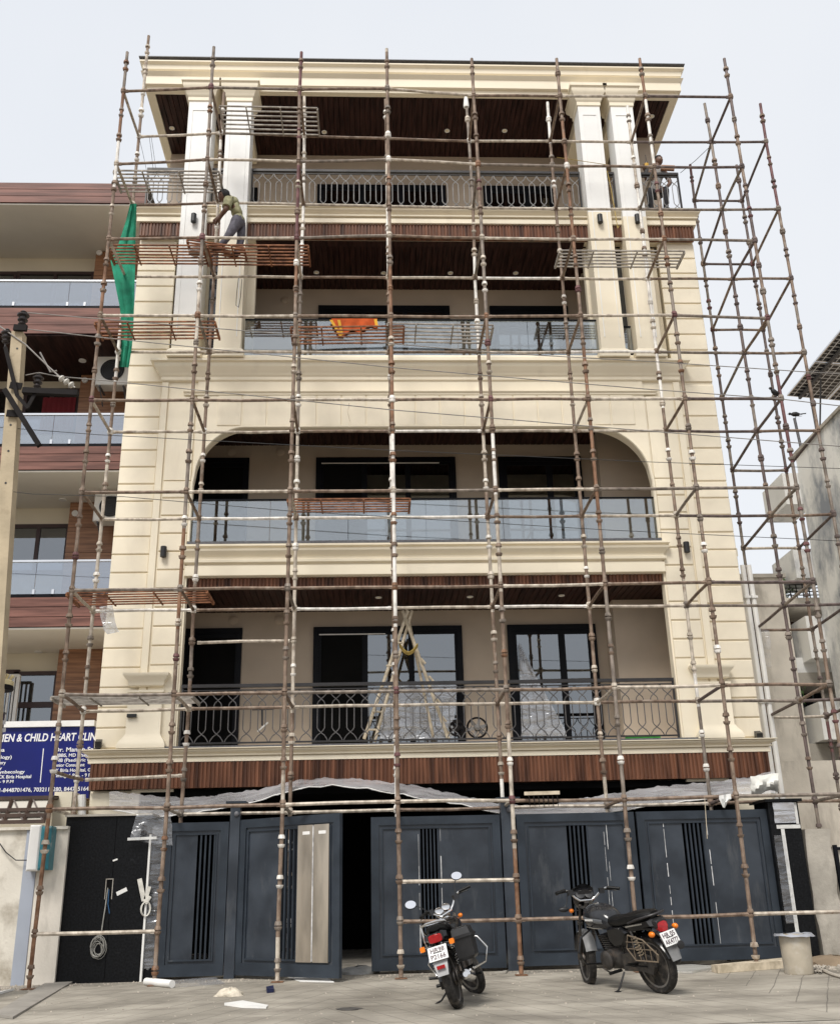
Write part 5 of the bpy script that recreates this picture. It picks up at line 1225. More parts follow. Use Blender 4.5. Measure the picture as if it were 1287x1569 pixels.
    m = MB(); m.rings([section(-.284,.73,.078,.044,12,4), section(-.30,.728,.072,.038,12,4)]) if kind == 'left' else m.rings([section(-.24,.72,.075,.05,10,3), section(-.29,.70,.07,.055,10,3), section(-.315,.68,.04,.03,10,3)])
    P('red_lens', m, REDL, tl)
    if kind == 'left':
        m = MB(); m.box(-.40,-.388,-.045,.045,.43,.465); P('reflector', m, REDL)
    pc = Vector((-.355,0,.585)); nrm = Vector((-.92,0,.38)).normalized(); upv = Vector((.38,0,.92)).normalized(); rt = Vector((0,-1,0))
    m = MB(); m.add([pc+rt*a*.105+upv*b*.075+nrm*c for c in (0,.006) for a,b in ((-1,-1),(1,-1),(1,1),(-1,1))], [(0,3,2,1),(4,5,6,7),(0,1,5,4),(1,2,6,5),(2,3,7,6),(3,0,4,7)]); pl_ = P('number_plate', m, PLATE)
    m = MB(); m.bar(pc+Vector((.06,0,.06)), pc+Vector((.0,0,.0)), .1, .02); P('plate_bracket', m, BLACK, pl_)
    for i, t in enumerate(('HR98','P2166') if kind == 'left' else ('HR 05','AK4777')):
        me = text_mesh(t, .068, .0012); me.materials.append(PTXT); xs_ = [v.co.x for v in me.vertices]; cx = (max(xs_)+min(xs_))/2; sc = min(1, .185/(max(xs_)-min(xs_)))
        for v in me.vertices: q = pc+rt*(v.co.x-cx)*sc+upv*(v.co.y+(.012 if i == 0 else -.058))+nrm*(.0075+v.co.z*.3); v.co = q
        part('lettering', me, None, pl_)
    for sy in (-1, 1):
        m = MB(); m.tube([(-.26,sy*.07,.665),(-.27,sy*.14,.66)], .009, 6); st = P('rear_indicator', m, BLACK); m = MB()
        if kind == 'left': m.rings([section(-.295,.66,.028,.028,8,5), section(-.25,.66,.028,.028,8,5)]); m.xf(Matrix.Translation((0,sy*.165,0)))
        else: m.sphere((-.28,sy*.17,.66), .035, 12, 8, (1.2,.9,.85))
        P('amber_lens', m, ORANGE, st)
    # grab rail, shocks, exhaust, guards
    m = MB(); gzr = 0 if kind == 'left' else -.055; m.tube([(.12,.14,.76),(-.05,.15,.83+gzr*.5),(-.20,.13,.885+gzr),(-.26,.06,.895+gzr),(-.26,-.06,.895+gzr),(-.20,-.13,.885+gzr),(-.05,-.15,.83+gzr*.5),(.12,-.14,.76)], .0125, 8)
    if kind == 'left': m.tube([(-.2,.12,.88),(-.1,0,.875),(-.2,-.12,.88)], .008, 6); m.tube([(-.24,.13,.87),(-.255,.125,.72),(-.2,.12,.66)], .01, 6)
    P('grab_rail', m, CHROME if kind == 'left' else IRON)
    for sy in (-1, 1):
        m = MB(); a, c = Vector((.0,sy*.13,.34)), Vector((.13,sy*.125,.67)); m.tube([a, c], .014, 8); sh = P('shock_absorber', m, ENG); m = MB()
        m.tube([a.lerp(c,.25+.6*t/60)+Vector((math.cos(t*.75)*.03, math.sin(t*.75)*.03, 0)) for t in range(61)], .006, 5, caps=True); P('spring', m, MUDB if kind != 'left' else CHROME, sh)
    m = MB(); m.tube([(.74,-.06,.52),(.86,-.10,.46),(.86,-.13,.30),(.70,-.15,.22),(.45,-.16,.23)], .019, 8); ex = P('exhaust', m, CHROME)
    m = MB(); m.lathe([(.022,0),(.045,.06),(.055,.12),(.056,.52),(.05,.60),(.03,.62),(.028,.60)], (.45,-.165,.235), Vector((-.60,-.03,.07)), 16); P('muffler', m, CHROME if kind == 'left' else BLACK, ex)
    m = MB(); m.tube([(.1,-.235,.30),(-.02,-.235,.33)], .012, 6); P('heat_shield', m, CHROME, ex)
    m = MB(); m.lathe([(.10,0),(.1,.012),(0,.014)], (.0,-.085,.30), (0,-1,0), 18); P('brake_drum', m, ENG)
    m = MB(); m.rings([[Vector((x, y, z)) for x, z in ((.42,.42),(.10,.44),(-.08,.40),(-.11,.30),(-.06,.22),(.1,.25),(.42,.24))] for y in (.075, .115)]); P('chain_cover', m, ENG if kind != 'left' else BLACK)
    for sy in (-1, 1):
        m = MB(); m.tube([(.50,sy*.10,.24),(.50,sy*.27,.25)], .018, 8); P('footpeg', m, VINYL); m = MB(); m.tube([(.16,sy*.12,.33),(.14,sy*.26,.36)], .016, 8); P('pillion_peg', m, VINYL)
    m = MB(); t = math.tan(lean); gy = .30; m.tube([(.46,.10,.22),(.42,.24,.10+.0),(.40,gy,gy*t+.006)], .011, 7); m.box(.36,.43,gy-.02,gy+.03,gy*t+.0,gy*t+.012); P('side_stand', m, BLACK)
    m = MB(); m.tube([(.50,.14,.24),(.66,.15,.22),(.74,.17,.27)], .009, 6); P('gear_lever', m, ENG)
    m = MB(); m.tube([(.88,-.03,.70),(.88,-.28,.62),(.86,-.36,.48),(.86,-.30,.34),(.80,-.04,.28)], .0125, 8); m.tube([(.88,.03,.70),(.88,.28,.62),(.86,.36,.48),(.86,.30,.34),(.80,.04,.28)], .0125, 8)
    P('leg_guard', m, CHROME if kind == 'left' else BPAINT)
    if kind == 'left':
        m = MB(); m.cbox(-.13,.13,-.1,.1,-.16,.12,.0) if False else None
        rs = []
        for z, hx, y0, y1 in ((.43,.13,-.15,-.31),(.46,.15,-.145,-.335),(.66,.165,-.14,-.345),(.66,.18,-.135,-.36),(.69,.18,-.135,-.36),(.69,.165,-.14,-.345),(.76,.15,-.145,-.33),(.775,.12,-.15,-.30)):
            rs.append([Vector((.10+dx*hx, y, z)) for dx, y in ((-1,y0),(1,y0),(1,y1),(-1,y1))])
        m = MB(); m.rings(rs); P('side_box', m, BLACK, smooth=25)
        m = MB(); m.tube([(.02,.12,.72),(.1,0,.815),(.1,-.13,.78)], .005, 4); P('box_cord', m, MUDB)
    else:
        m = MB()
        m.tube([(.15,.16,.64),(-.10,.17,.60),(-.30,.17,.45),(-.27,.17,.38),(.10,.17,.38),(.22,.16,.50),(.15,.16,.64)], .008, 6)
        for k in range(5): x = .10-.09*k; m.tube([(x,.17,.38),(x-.02,.17,.62-.03*k)], .005, 5)
        m.tube([(.18,.168,.50),(-.26,.172,.50)], .005, 5); m.tube([(.20,.168,.57),(-.16,.172,.57)], .005, 5); P('cloth_guard', m, GUARD)
        m = MB(); m.lathe([(.03,0),(.045,.02),(.04,.04),(0,.045)], (-.40,-.06,.50), (-1,0,0), 12); P('reflector', m, BLACK)
    return o
def bike_at(label, px, py, heading, lean, steer, kind, size):
    p = onG(px, py); p.z += .002
    return motorcycle(label, p, heading, lean, steer, kind, size)
bike_at('black motorcycle with a side box and two round chrome mirrors', 703, 1545, R(77), R(15), R(38), 'left', .92)
bike_at('black and silver motorcycle with twin dials and a cloth guard', 1016, 1522, R(115), R(13), R(-24), 'right', .98)
# ================================================================== PEOPLE
SKIN = pmat('brown_skin', (.13,.065,.04), .55, var=.12, scale=20)
HAIR = pmat('black_hair', (.008,.007,.007), .6, var=.3, scale=60, bump=.3, bscale=150)
def clothmat(name, c, var=.12): return pmat(name, c, .9, var=var, scale=14, bump=.3, bscale=22, dirt=tuple(min(1, x*1.7) for x in c), dscale=9, dlo=.56, dhi=.75)
OLIVE = clothmat('olive_shirt', (.30,.29,.17)); DENIM = clothmat('faded_grey_denim', (.10,.095,.115), .25); GREYSH = clothmat('grey_shirt', (.26,.25,.24)); DARKTR = clothmat('dark_trousers', (.03,.03,.035)); SHOE = pmat('dusty_shoe', (.05,.035,.03), .7, var=.2)
def person(label, J, bones, mats, region, head, headdir, facing):
    """J: name -> (position, radius); bones: list of pairs; region(bone)->material index. One continuous skinned body."""
    base = Vector((J['pelvis'][0].x, J['pelvis'][0].y, min(p.z for p, r in J.values())))
    names = list(J); idx = {n: i for i, n in enumerate(names)}
    me = bpy.data.meshes.new('sk'); me.from_pydata([tuple(J[n][0]-base) for n in names], [(idx[a], idx[b]) for a, b in bones], [])
    ob = bpy.data.objects.new('sk', me); COL.objects.link(ob)
    md = ob.modifiers.new('skin', 'SKIN'); md.use_smooth_shade = True
    lay = me.skin_vertices[0].data if len(me.skin_vertices) else None
    for n in names:
        r = J[n][1]; lay[idx[n]].radius = (r, r) if not isinstance(r, tuple) else r
        lay[idx[n]].use_root = (n == 'pelvis')
    ss = ob.modifiers.new('ss', 'SUBSURF'); ss.levels = 2; ss.render_levels = 2
    bpy.context.view_layer.update(); dg = bpy.context.evaluated_depsgraph_get()
    body = bpy.data.meshes.new_from_object(ob.evaluated_get(dg)); bpy.data.objects.remove(ob)
    body.materials.clear()
    for m in mats: body.materials.append(m)
    segs = [(J[a][0]-base, J[b][0]-base, region(a, b)) for a, b in bones]
    def dist(p, a, b):
        d = b-a; t = max(0, min(1, (p-a).dot(d)/max(1e-9, d.length_squared))); return (p-(a+d*t)).length
    for f in body.polygons: f.material_index = min(segs, key=lambda s: dist(f.center, s[0], s[1]))[2]; f.use_smooth = True
    o = bpy.data.objects.new('person', body); COL.objects.link(o); o.location = base; tag(o, label, 'person')
    # head details: hair cap, ears, nose, eyes
    hc = Vector(head); fw = Vector(headdir).normalized(); sd = fw.cross(Vector((0,0,1))).normalized(); upv = sd.cross(fw).normalized()
    Mh = Matrix(((fw.x, sd.x, upv.x, hc.x), (fw.y, sd.y, upv.y, hc.y), (fw.z, sd.z, upv.z, hc.z), (0,0,0,1)))
    m = MB(); m.sphere((0,0,0), .098, 18, 12, (1.08,.86,1.12)); m.xf(Mh); part('head', m, SKIN, o)
    m = MB(); vs_ = MB(); vs_.sphere((-.012,0,.012), .106, 20, 14, (1.08,.90,1.10))
    keep = [f for f in vs_.f if sum(vs_.v[i].z for i in f)/4 > .03+.55*max(0, sum(vs_.v[i].x for i in f)/4) or sum(vs_.v[i].x for i in f)/4 < -.035]
    r2 = random.Random(5); vv = [v*(1+r2.uniform(-.025,.03)) for v in vs_.v]; m.add(vv, keep); m.xf(Mh); part('hair', m, HAIR, o)
    m = MB(); m.rings([[(.098,-.014,-.03),(.098,.014,-.03),(.126,.008,-.03),(.126,-.008,-.03)],[(.1,-.007,.018),(.1,.007,.018),(.108,.004,.018),(.108,-.004,.018)]]); m.xf(Mh); part('nose', m, SKIN, o)
    for s in (-1, 1):
        m = MB(); m.sphere((-.005,s*.088,-.005), .026, 10, 7, (.7,.35,1.1)); m.xf(Mh); part('ear', m, SKIN, o)
        m = MB(); m.sphere((.094,s*.033,.008), .011, 8, 6); m.xf(Mh); part('eye', m, WHITE, o)
    m = MB(); m.sphere((.098,0,-.055), .02, 10, 6, (.35,1.1,.35)); m.xf(Mh); part('mouth', m, pmat('lips', (.12,.04,.035), .5), o)
    return o
def hand(J, bones, pre, wrist, palm_dir, curl, n_out):
    """palm and five fingers of different lengths grown from the wrist joint"""
    d = Vector(palm_dir).normalized(); s = d.cross(Vector(n_out)).normalized(); c = Vector(curl).normalized(); w = J[wrist][0]
    J[pre+'palm'] = (w+d*.075, (.030,.020)); bones.append((wrist, pre+'palm'))
    for i, (off, ln) in enumerate(((-.027,.062),(-.009,.075),(.010,.07),(.028,.055))):
        a = pre+'f%da' % i; b = pre+'f%db' % i
        J[a] = (w+d*(.085+ln*.45)+s*off, .0095); J[b] = (w+d*(.085+ln*.65)+s*off*1.1+c*ln*.6, .0085)
        bones += [(pre+'palm', a), (a, b)]
    J[pre+'t'] = (w+d*.06-s*.05+c*.02, .011); J[pre+'t2'] = (w+d*.09-s*.055+c*.045, .009); bones += [(wrist, pre+'t'), (pre+'t', pre+'t2')]

# --- worker bending on the scaffold
Yk = .66
def q(x, y, Y): return onY(x, y, Y)
deckz = LEV[7]+.12
J = {'pelvis': (q(366,340,Yk), (.135,.115)), 'waist': (q(365,331,Yk), (.125,.10)), 'chest': (q(360,318,Yk+.01), (.155,.115)), 'upper': (q(354,309,Yk+.02), (.13,.10)), 'neck': (q(350,304.5,Yk+.04), .052), 'skull': (q(345,300.5,Yk+.05), .07),
     'lsh': (q(350,308,Yk-.15), .066), 'lelb': (q(346,322,Yk-.20), .044), 'lwr': (q(337,333,Yk-.06), .031),
     'rsh': (q(356,306,Yk+.18), .066), 'relb': (q(345,322,Yk+.28), .044), 'rwr': (q(336,333,Yk+.16), .031),
     'lhip': (q(361,344,Yk-.09), .10), 'lknee': (q(350,362,Yk-.14), .070), 'lank': (q(337,386,Yk-.10), .050),
     'rhip': (q(371,344,Yk+.10), .10), 'rknee': (q(369.5,367,Yk+.08), .070), 'rank': (q(364.5,391,Yk+.04), .050)}
J['lank'] = (Vector((J['lank'][0].x, J['lank'][0].y, max(J['lank'][0].z, deckz+.09))), .048)
J['rank'] = (Vector((J['rank'][0].x, J['rank'][0].y, deckz+.085)), .048)
J['lknee'] = (J['lknee'][0], .070)
for s in 'lr':
    a = J[s+'ank'][0]; J[s+'heel'] = (a+Vector((.03,0,-.05)), .038); J[s+'toe'] = (a+Vector((-.14,.07,-.055)), (.045,.03))
bones = [('pelvis','waist'),('waist','chest'),('chest','upper'),('upper','neck'),('neck','skull'),('upper','lsh'),('lsh','lelb'),('lelb','lwr'),('upper','rsh'),('rsh','relb'),('relb','rwr'),
         ('pelvis','lhip'),('lhip','lknee'),('lknee','lank'),('lank','lheel'),('lank','ltoe'),('pelvis','rhip'),('rhip','rknee'),('rknee','rank'),('rank','rheel'),('rank','rtoe')]
grip = node(1, 2, 8)
hand(J, bones, 'l', 'lwr', (-.6,.5,-.45), (.1,.8,-.2), (0,-1,.2)); hand(J, bones, 'r', 'rwr', (-.7,.25,-.35), (.1,.9,-.2), (0,-1,.2))
def reg(a, b):
    if 'toe' in (a[1:], b[1:]) or 'heel' in (a[1:], b[1:]): return 3
    if a in ('neck', 'skull') or b in ('neck','skull') or a[1:] in ('elb','wr') or b[1:] == 'wr' or 'palm' in a or 'palm' in b or a[1:2] == 'f' or a[1:] in ('t',): return 0
    if a[1:] in ('sh',): return 0
    if 'hip' in a or 'knee' in a or 'hip' in b: return 2
    return 1
sk = q(343, 300.5, Yk+.05)
pw = person('worker in olive T-shirt and faded grey jeans bending over on the scaffold', J, bones, [SKIN, OLIVE, DENIM, SHOE], reg, sk, (-.72,.55,-.42), None)
# loose T-shirt sleeves and hem, belt
for s in 'lr':
    a, b = J[s+'sh'][0], J[s+'elb'][0]; d = (b-a).normalized(); m = MB(); m.lathe([(.075,-.05),(.082,0),(.074,.10),(.078,.16),(.062,.158)], a, d, 14); part('sleeve', m, OLIVE, pw)
# --- second worker crouching behind the terrace railing
Yr = 2.25; tz = 12.97
q2 = lambda x, y, dy=0: onY(x, y, Yr+dy)
J = {'pelvis': (q2(1004,296), (.14,.12)), 'waist': (q2(1004,288), (.13,.10)), 'chest': (q2(1006,275), (.16,.115)), 'upper': (q2(1007,264), (.13,.10)), 'neck': (q2(1007,256), .05), 'skull': (q2(1007,248), .07),
     'lsh': (q2(1018,265), .062), 'lelb': (q2(1027,280,-.1), .044), 'lwr': (q2(1018,290,-.18), .031), 'rsh': (q2(997,265), .062), 'relb': (q2(990,276,-.12), .044), 'rwr': (q2(989,262,-.22), .031),
     'lhip': (q2(1012,299), .095), 'lknee': (q2(1020,288,-.28), .068), 'lank': (q2(1016,306,-.12), .046), 'rhip': (q2(997,299), .095), 'rknee': (q2(993,290,-.28), .068), 'rank': (q2(996,306,-.12), .046)}
for s in 'lr':
    a = J[s+'ank'][0]; a = Vector((a.x, a.y, tz+.13)); J[s+'ank'] = (a, .046); J[s+'heel'] = (a+Vector((0,.04,-.05)), .036); J[s+'toe'] = (a+Vector((0,-.13,-.055)), (.045,.03))
bones = [('pelvis','waist'),('waist','chest'),('chest','upper'),('upper','neck'),('neck','skull'),('upper','lsh'),('lsh','lelb'),('lelb','lwr'),('upper','rsh'),('rsh','relb'),('relb','rwr'),
         ('pelvis','lhip'),('lhip','lknee'),('lknee','lank'),('lank','lheel'),('lank','ltoe'),('pelvis','rhip'),('rhip','rknee'),('rknee','rank'),('rank','rheel'),('rank','rtoe')]
hand(J, bones, 'l', 'lwr', (-.5,-.3,.1), (0,-.3,-.8), (0,-1,.2)); hand(J, bones, 'r', 'rwr', (-.4,-.5,.5), (-.2,-.6,-.5), (0,-1,.3))
pw2 = person('worker in grey shirt crouching behind the terrace railing', J, bones, [SKIN, GREYSH, DARKTR, SHOE], reg, q2(1008,247), (.35,-.85,-.15), None)
# power drill in his hand
YEL = pmat('yellow_plastic', (.55,.32,.03), .45, var=.1)
p = q2(989,254,-.28); o = thing('power_drill', 'yellow power drill held up by the crouching worker', 'drill', p)
m = MB(); m.tube([p+Vector((-.0,0,-.06)), p+Vector((.02,0,.04))], .045, 10); part('body', m, YEL, o)
m = MB(); m.bar(p+Vector((.02,0,-.02)), p+Vector((-.01,.02,-.17)), .05, .06); part('handle', m, BLACK, o)
m = MB(); m.tube([p+Vector((.018,0,.042)), p+Vector((.02,0,.10))], .022, 8); m.tube([p+Vector((.02,0,.10)), p+Vector((.022,0,.26))], .007, 6); part('drill_bit', m, IRON, o)
m = MB(); a = q2(1012,257,-.15); m.bar(a, q2(1033,258,-.2), .06, .10); solo('wood_offcut', m, NPANEL, 'reddish wood offcut resting on the terrace corner railing', 'plank')

# ================================================================== SMALL THINGS ON THE SITE
# white bucket with red rim on the rusty plank
p = onY(298, 397, .55); z = LEV[7]+.07
o = thing('paint_bucket', 'white paint bucket with red rim on the rusty plank', 'bucket', (p.x, .55, z))
m = MB(); m.lathe([(.10,0),(.125,.19),(.12,.19),(.095,.01)], (p.x,.55,z), (0,0,1), 18); part('pail', m, WHITE, o)
m = MB(); m.lathe([(.124,.19),(.133,.195),(.133,.215),(.12,.22),(.115,.19)], (p.x,.55,z), (0,0,1), 18); part('rim', m, pmat('red_rim', (.35,.03,.05), .5), o)
# green shade net hanging on the corner
NET = pmat('green_shade_net', (.015,.24,.14), .9, var=.25, scale=6, bump=.4, bscale=40)
Lx = [(200,312),(193,340),(180,380),(170,400),(176,430),(184,470),(187,500),(187,530),(184,562)]; Rx = [(210,312),(209,340),(208,380),(208,400),(207,430),(206,470),(205,500),(203,530),(198,563)]
rows = []
for i, (a, b) in enumerate(zip(Lx, Rx)):
    rows.append([onY(a[0]+(b[0]-a[0])*u/6, a[1]+(b[1]-a[1])*u/6, 1.05+.03*math.sin(u*2.1+i*.8)) for u in range(7)])
m = MB(); m.grid(rows); solo('shade_net', m, NET, 'green shade net hanging at the scaffold corner by the neighbour house', 'net', smooth=60)
# orange cloth over the glass rail
rows = []
for k in range(13):
    u = k/12; x = 508+(578-508)*u; yb = 514-14*u+3*math.sin(u*14)
    r_ = [onY(x, 489, 1.90)]
    r_ += [onY(x+ (8*(1-u) if j else 0)*.3*j, 488+(yb-488)*j/4, 1.785-.02*math.sin(u*17+j*.6)) for j in range(0, 5)]
    rows.append(r_)
m = MB(); m.grid(rows); oc = solo('orange_cloth', m, pmat('orange_cloth', (.55,.09,.015), .9, var=.18, scale=6, bump=.2), 'orange cloth with yellow border hung over the balcony glass', 'cloth', smooth=60)
YC = pmat('yellow_border', (.75,.40,.04), .9)
for (a, b) in (((507,490),(522,515)),((519,490),(524,513)),((575,489),(577,499))):
    m = MB(); m.bar(onY(*a, 1.755), onY(*b, 1.755), .008, .035, up=(0,1,0)) if False else m.add([onY(a[0]-2,a[1],1.752), onY(a[0]+2.5,a[1],1.752), onY(b[0]+2.5,b[1],1.748), onY(b[0]-2,b[1],1.748), onY(a[0]-2,a[1],1.757), onY(a[0]+2.5,a[1],1.757), onY(b[0]+2.5,b[1],1.753), onY(b[0]-2,b[1],1.753)], [(0,1,2,3),(4,7,6,5),(0,4,5,1),(1,5,6,2),(2,6,7,3),(3,7,4,0)])
    part('yellow_border', m, YC, oc)
# bamboo trestle ladder on the first balcony
BAM = pmat('pale_bamboo', (.50,.42,.30), .7, var=.2, scale=8, col2=(.58,.50,.38)); ROPE = pmat('yellow_rope', (.42,.30,.08), .8, var=.2, scale=30)
o = thing('trestle_ladder', 'pale bamboo trestle ladder standing on the first balcony', 'ladder', (.3, 2.5, 3.05))
def bam(a, b, r, name, Ya, Yb_): m = MB(); m.tube([onY(*a, Ya), onY((a[0]+b[0])/2, (a[1]+b[1])/2, (Ya+Yb_)/2), onY(*b, Yb_)], r, 8); part(name, m, BAM, o)
bam((558,1132),(625,936), .028, 'pole', 2.25, 2.5); bam((574,1136),(631,936), .026, 'pole', 2.15, 2.55); bam((687,1132),(617,936), .028, 'pole', 2.2, 2.5); bam((664,1130),(622,930), .024, 'pole', 2.9, 2.55)
for (a, b) in (((562,1118),(580,1118)),((571,1090),(588,1091)),((582,1055),(598,1055)),((592,1020),(606,1020)),((606,985),(616,985))): bam(a, b, .016, 'rung', 2.26, 2.22)
for i, (x, y) in enumerate(((648,1013),(660,1040),(672,1075),(680,1102),(684,1120))): bam((x-3,y-4),(x+4,y+4), .02, 'rung_stub', 2.3, 2.3)
m = MB(); pts = [onY(612+28*u/10, 992+13*math.sin(math.pi*u/10)-2, 2.3) for u in range(11)]
for k in range(4): m.tube([p+Vector((0,-.01*k,.012*k)) for p in pts], .011, 6)
solo('rope_hank', m, ROPE, 'hank of yellow rope slung between the trestle ladder legs', 'rope')
# two exhaust fans on the balcony floor
for (lab, px, py) in (('dark exhaust fan with a motor plate on the balcony floor', 700, 1116), ('spoked exhaust fan frame on the balcony floor by the window edge', 731, 1115)):
    c = onY(px, py, 2.12); rr = .155 if px > 710 else .115; o = thing('exhaust_fan', lab, 'fan', (c.x, c.y, c.z-rr))
    m = MB(); m.tube([c+Vector((rr*math.cos(t*math.pi/12), 0, rr*math.sin(t*math.pi/12))) for t in range(24)], .016, 6, closed=True); part('ring', m, STEEL, o)
    m = MB(); m.lathe([(.05,-.04),(.055,0),(.045,.05),(0,.055)], c, (0,-1,0), 14); part('motor', m, STEEL if px < 710 else ALLOY, o)
    for k in range(6):
        a = k*math.pi/3+.2; d = Vector((math.cos(a),0,math.sin(a))); m = MB(); m.bar(c+d*.05, c+d*rr*.95, .05, .006, up=(.3,1,0)); part('blade', m, ALLOY if px > 710 else STEEL, o)
    if px < 710: m = MB(); m.box(c.x-.06, c.x+.06, c.y-.03, c.y+.03, c.z+rr*.7, c.z+rr*1.15); part('motor_plate', m, STEEL, o)
# plaster float hanging behind the railing
p = onY(403, 1100, 2.05); o = thing('plaster_float', 'plastering float hooked on the balcony railing', 'trowel', p-Vector((0,0,.2)))
m = MB(); m.bar(onY(387,1087,2.0), onY(420,1086,2.0), .03, .03); part('crossbar', m, IRON, o)
m = MB(); m.bar(onY(402,1088,2.0), onY(402,1112,2.0), .03, .02); part('stem', m, IRON, o); m = MB(); m.bar(onY(395,1121,2.0), onY(411,1107,2.0), .04, .02); part('blade', m, WHITE, o)
# film hanging inside the right-hand first floor door
rows = []
for i in range(12):
    v = i/11; xa = 795+4*v; xb = 797+ (868-797)*min(1, (v*1.05)**1.1)
    rows.append([onY(xa+(xb-xa)*u/8, 985+(1128-985)*v, Yb-.10-.02*math.sin(u*1.9+i*.9)) for u in range(9)])
m = MB(); m.grid(rows); solo('door_film', m, FILM, 'torn polythene film draped across the balcony door with two panes', 'plastic sheet', smooth=60)
rows = []
for i in range(10):
    v = i/9; rows.append([onY(588+(700-588)*u/9-6*v, 1050+(1132-1050)*v, Yb-.12-.025*math.sin(u*1.5+i*1.3)) for u in range(10)])
m = MB(); m.grid(rows); solo('window_film', m, FILM, 'crumpled polythene film against the lower part of the sliding window', 'plastic sheet', smooth=60)
# green board on the balcony floor
m = MB(); a = onY(958,1131,2.0); m.box(a.x, a.x+.55, 1.97, 2.03, a.z-.02, a.z+.03); solo('green_strip', m, pmat('green_strip', (.04,.30,.04), .5), 'bright green strip lying behind the balcony railing end', 'strip')
# polythene scraps tied to tubes
def scrap(label, pts_l, pts_r, Y, mat=FILM):
    rows = [[onY(a[0]+(b[0]-a[0])*u/5, a[1]+(b[1]-a[1])*u/5, Y+.025*math.sin(u*2.2+i*1.4)) for u in range(6)] for i, (a, b) in enumerate(zip(pts_l, pts_r))]
    m = MB(); m.grid(rows); return solo('polythene_scrap', m, mat, label, 'plastic scrap', smooth=60)
FILM3 = filmmat('milky_polythene', (.70,.68,.62), .72)
scrap('milky polythene scrap hanging under the rusty plank', [(153,930),(154,942),(157,955),(160,966),(165,972)], [(173,927),(175,940),(177,952),(180,962),(183,968)], 1.05, FILM3)
scrap('white cloth knotted on the tube above the widest gate leaf', [(1101,1219),(1101,1224),(1104,1230),(1107,1237)], [(1119,1216),(1120,1224),(1114,1229),(1110,1238)], -.06, pmat('white_rag', (.7,.7,.68), .9))
scrap('crumpled polythene caught on the rear poles by the old house', [(1160,962),(1162,985),(1166,1005),(1172,1020)], [(1178,966),(1180,985),(1180,1008),(1181,1024)], 2.7, FILM2)
m = MB(); a = onY(714,157,1.136); m.lathe([(.05,.0),(.055,.05),(.04,.2),(.02,.28),(0,.29)], a-Vector((0,0,.12)), (0,0,1), 9); solo('pole_cap_bag', m, WHITE, 'white plastic bag tied over a pole top under the eaves', 'plastic bag')
# hanging rake / comb of nails on the upper tube
o = thing('wall_brush', 'pale wooden bar with seven hanging spikes tied on the tube', 'brush', onY(830,1232,-.04))
m = MB(); m.bar(onY(803,1216,-.05), onY(857,1214.5,-.05), .03, .045); part('bar', m, BAM, o)
for k in range(7): x = 810+k*7.2; m = MB(); m.tube([onY(x,1218,-.05), onY(x+2,1236,-.05)], [.009,.004], 5); part('spike', m, STEEL, o)
# loose ropes on columns
def rope(label, pts, Y, r=.008, mat=ROPE): m = MB(); m.tube([onY(x, y, Y) for x, y in pts], r, 5); return solo('rope', m, mat, label, 'rope')
rope('yellow rope dangling between the paired columns near the crouching worker', [(930,262),(936,290),(941,320),(946,350),(948,346)], 1.5)
rope('yellow rope stretched from a pole to the columns near the crouching worker', [(853,241),(900,248),(940,254)], 1.3, .006)
rope('thin wire loop hanging on the column below the bending worker', [(366,425),(363,450),(362,468),(366,471),(369,455),(371,428)], 1.55, .006, CAB)
rope('frayed string hanging under the front tube at the frieze', [(535,618),(533,632),(536,645),(535,655)], -.03, .006, BAM)
rope('string hanging in front of the widest gate leaf', [(1079,1222),(1081,1250),(1083,1285)], -.05, .005, BAM)
rope('tie wire from the terrace corner railing to the side scaffold', [(1042,265),(1065,246),(1088,224)], 1.4, .006, CAB)
for k, (x0, x1) in enumerate(((229,236),(232,240),(213,226))): rope('thin wire hanging from the roof corner, %s' % ('inner of the pair', 'outer of the pair', 'slanting to the terrace rail')[k], [(x0,208),((x0+x1)/2,235),(x1,266)], 1.45, .004, CAB)

# --- things on the ground
def on_ground(px, py): p = onG(px, py); return p
# dented drum by the pillar
p = on_ground(1224, 1492); DRM = pmat('dirty_plastic_drum', (.42,.37,.29), .7, var=.12, scale=5, dirt=(.55,.52,.46), dscale=4, dlo=.5, dhi=.7)
o = thing('cement_drum', 'dirty beige drum with a torn film rim beside the granite pillar', 'drum', p)
m = MB(); m.lathe([(.165,0),(.17,.02),(.175,.20),(.182,.44),(.176,.44),(.17,.25),(0,.25)], p, (0,0,1), 22); part('shell', m, DRM, o)
m = MB(); r2 = random.Random(2); rows = [[p+Vector(((.18+d+r2.uniform(-.01,.02))*math.cos(t*math.pi/12), (.18+d)*math.sin(t*math.pi/12), .44+dz+r2.uniform(-.012,.012))) for t in range(25)] for d, dz in ((-.005,.0),(.03,.01),(.055,-.015))]
m.grid(rows); part('torn_rim', m, pmat('grey_film', (.30,.31,.34), .4), o)
def lump(label, name, cat, px, py, s, mat, n=12, seed=1):
    p = on_ground(px, py); r2 = random.Random(seed); m = MB(); m.sphere((0,0,0), 1, 14, 8)
    for i in range(len(m.v)): m.v[i] = p+Vector((m.v[i].x*s[0]*(1+r2.uniform(-.18,.18)), m.v[i].y*s[1]*(1+r2.uniform(-.18,.18)), max(-.003, m.v[i].z*s[2]*(1+r2.uniform(-.3,.3)))))
    return solo(name, m, mat, label, cat, smooth=50)
lump('pale cement lump on the paving', 'cement_lump', 'rubble', 352, 1526, (.16,.12,.075), pmat('cement_crumb', (.58,.52,.42), .9, var=.15, scale=20, bump=.5), seed=3)
lump('dark oily lump stain of grit on the paving', 'grit_patch', 'rubble', 535, 1546, (.13,.12,.012), pmat('dark_grit', (.06,.055,.05), .9), seed=4)
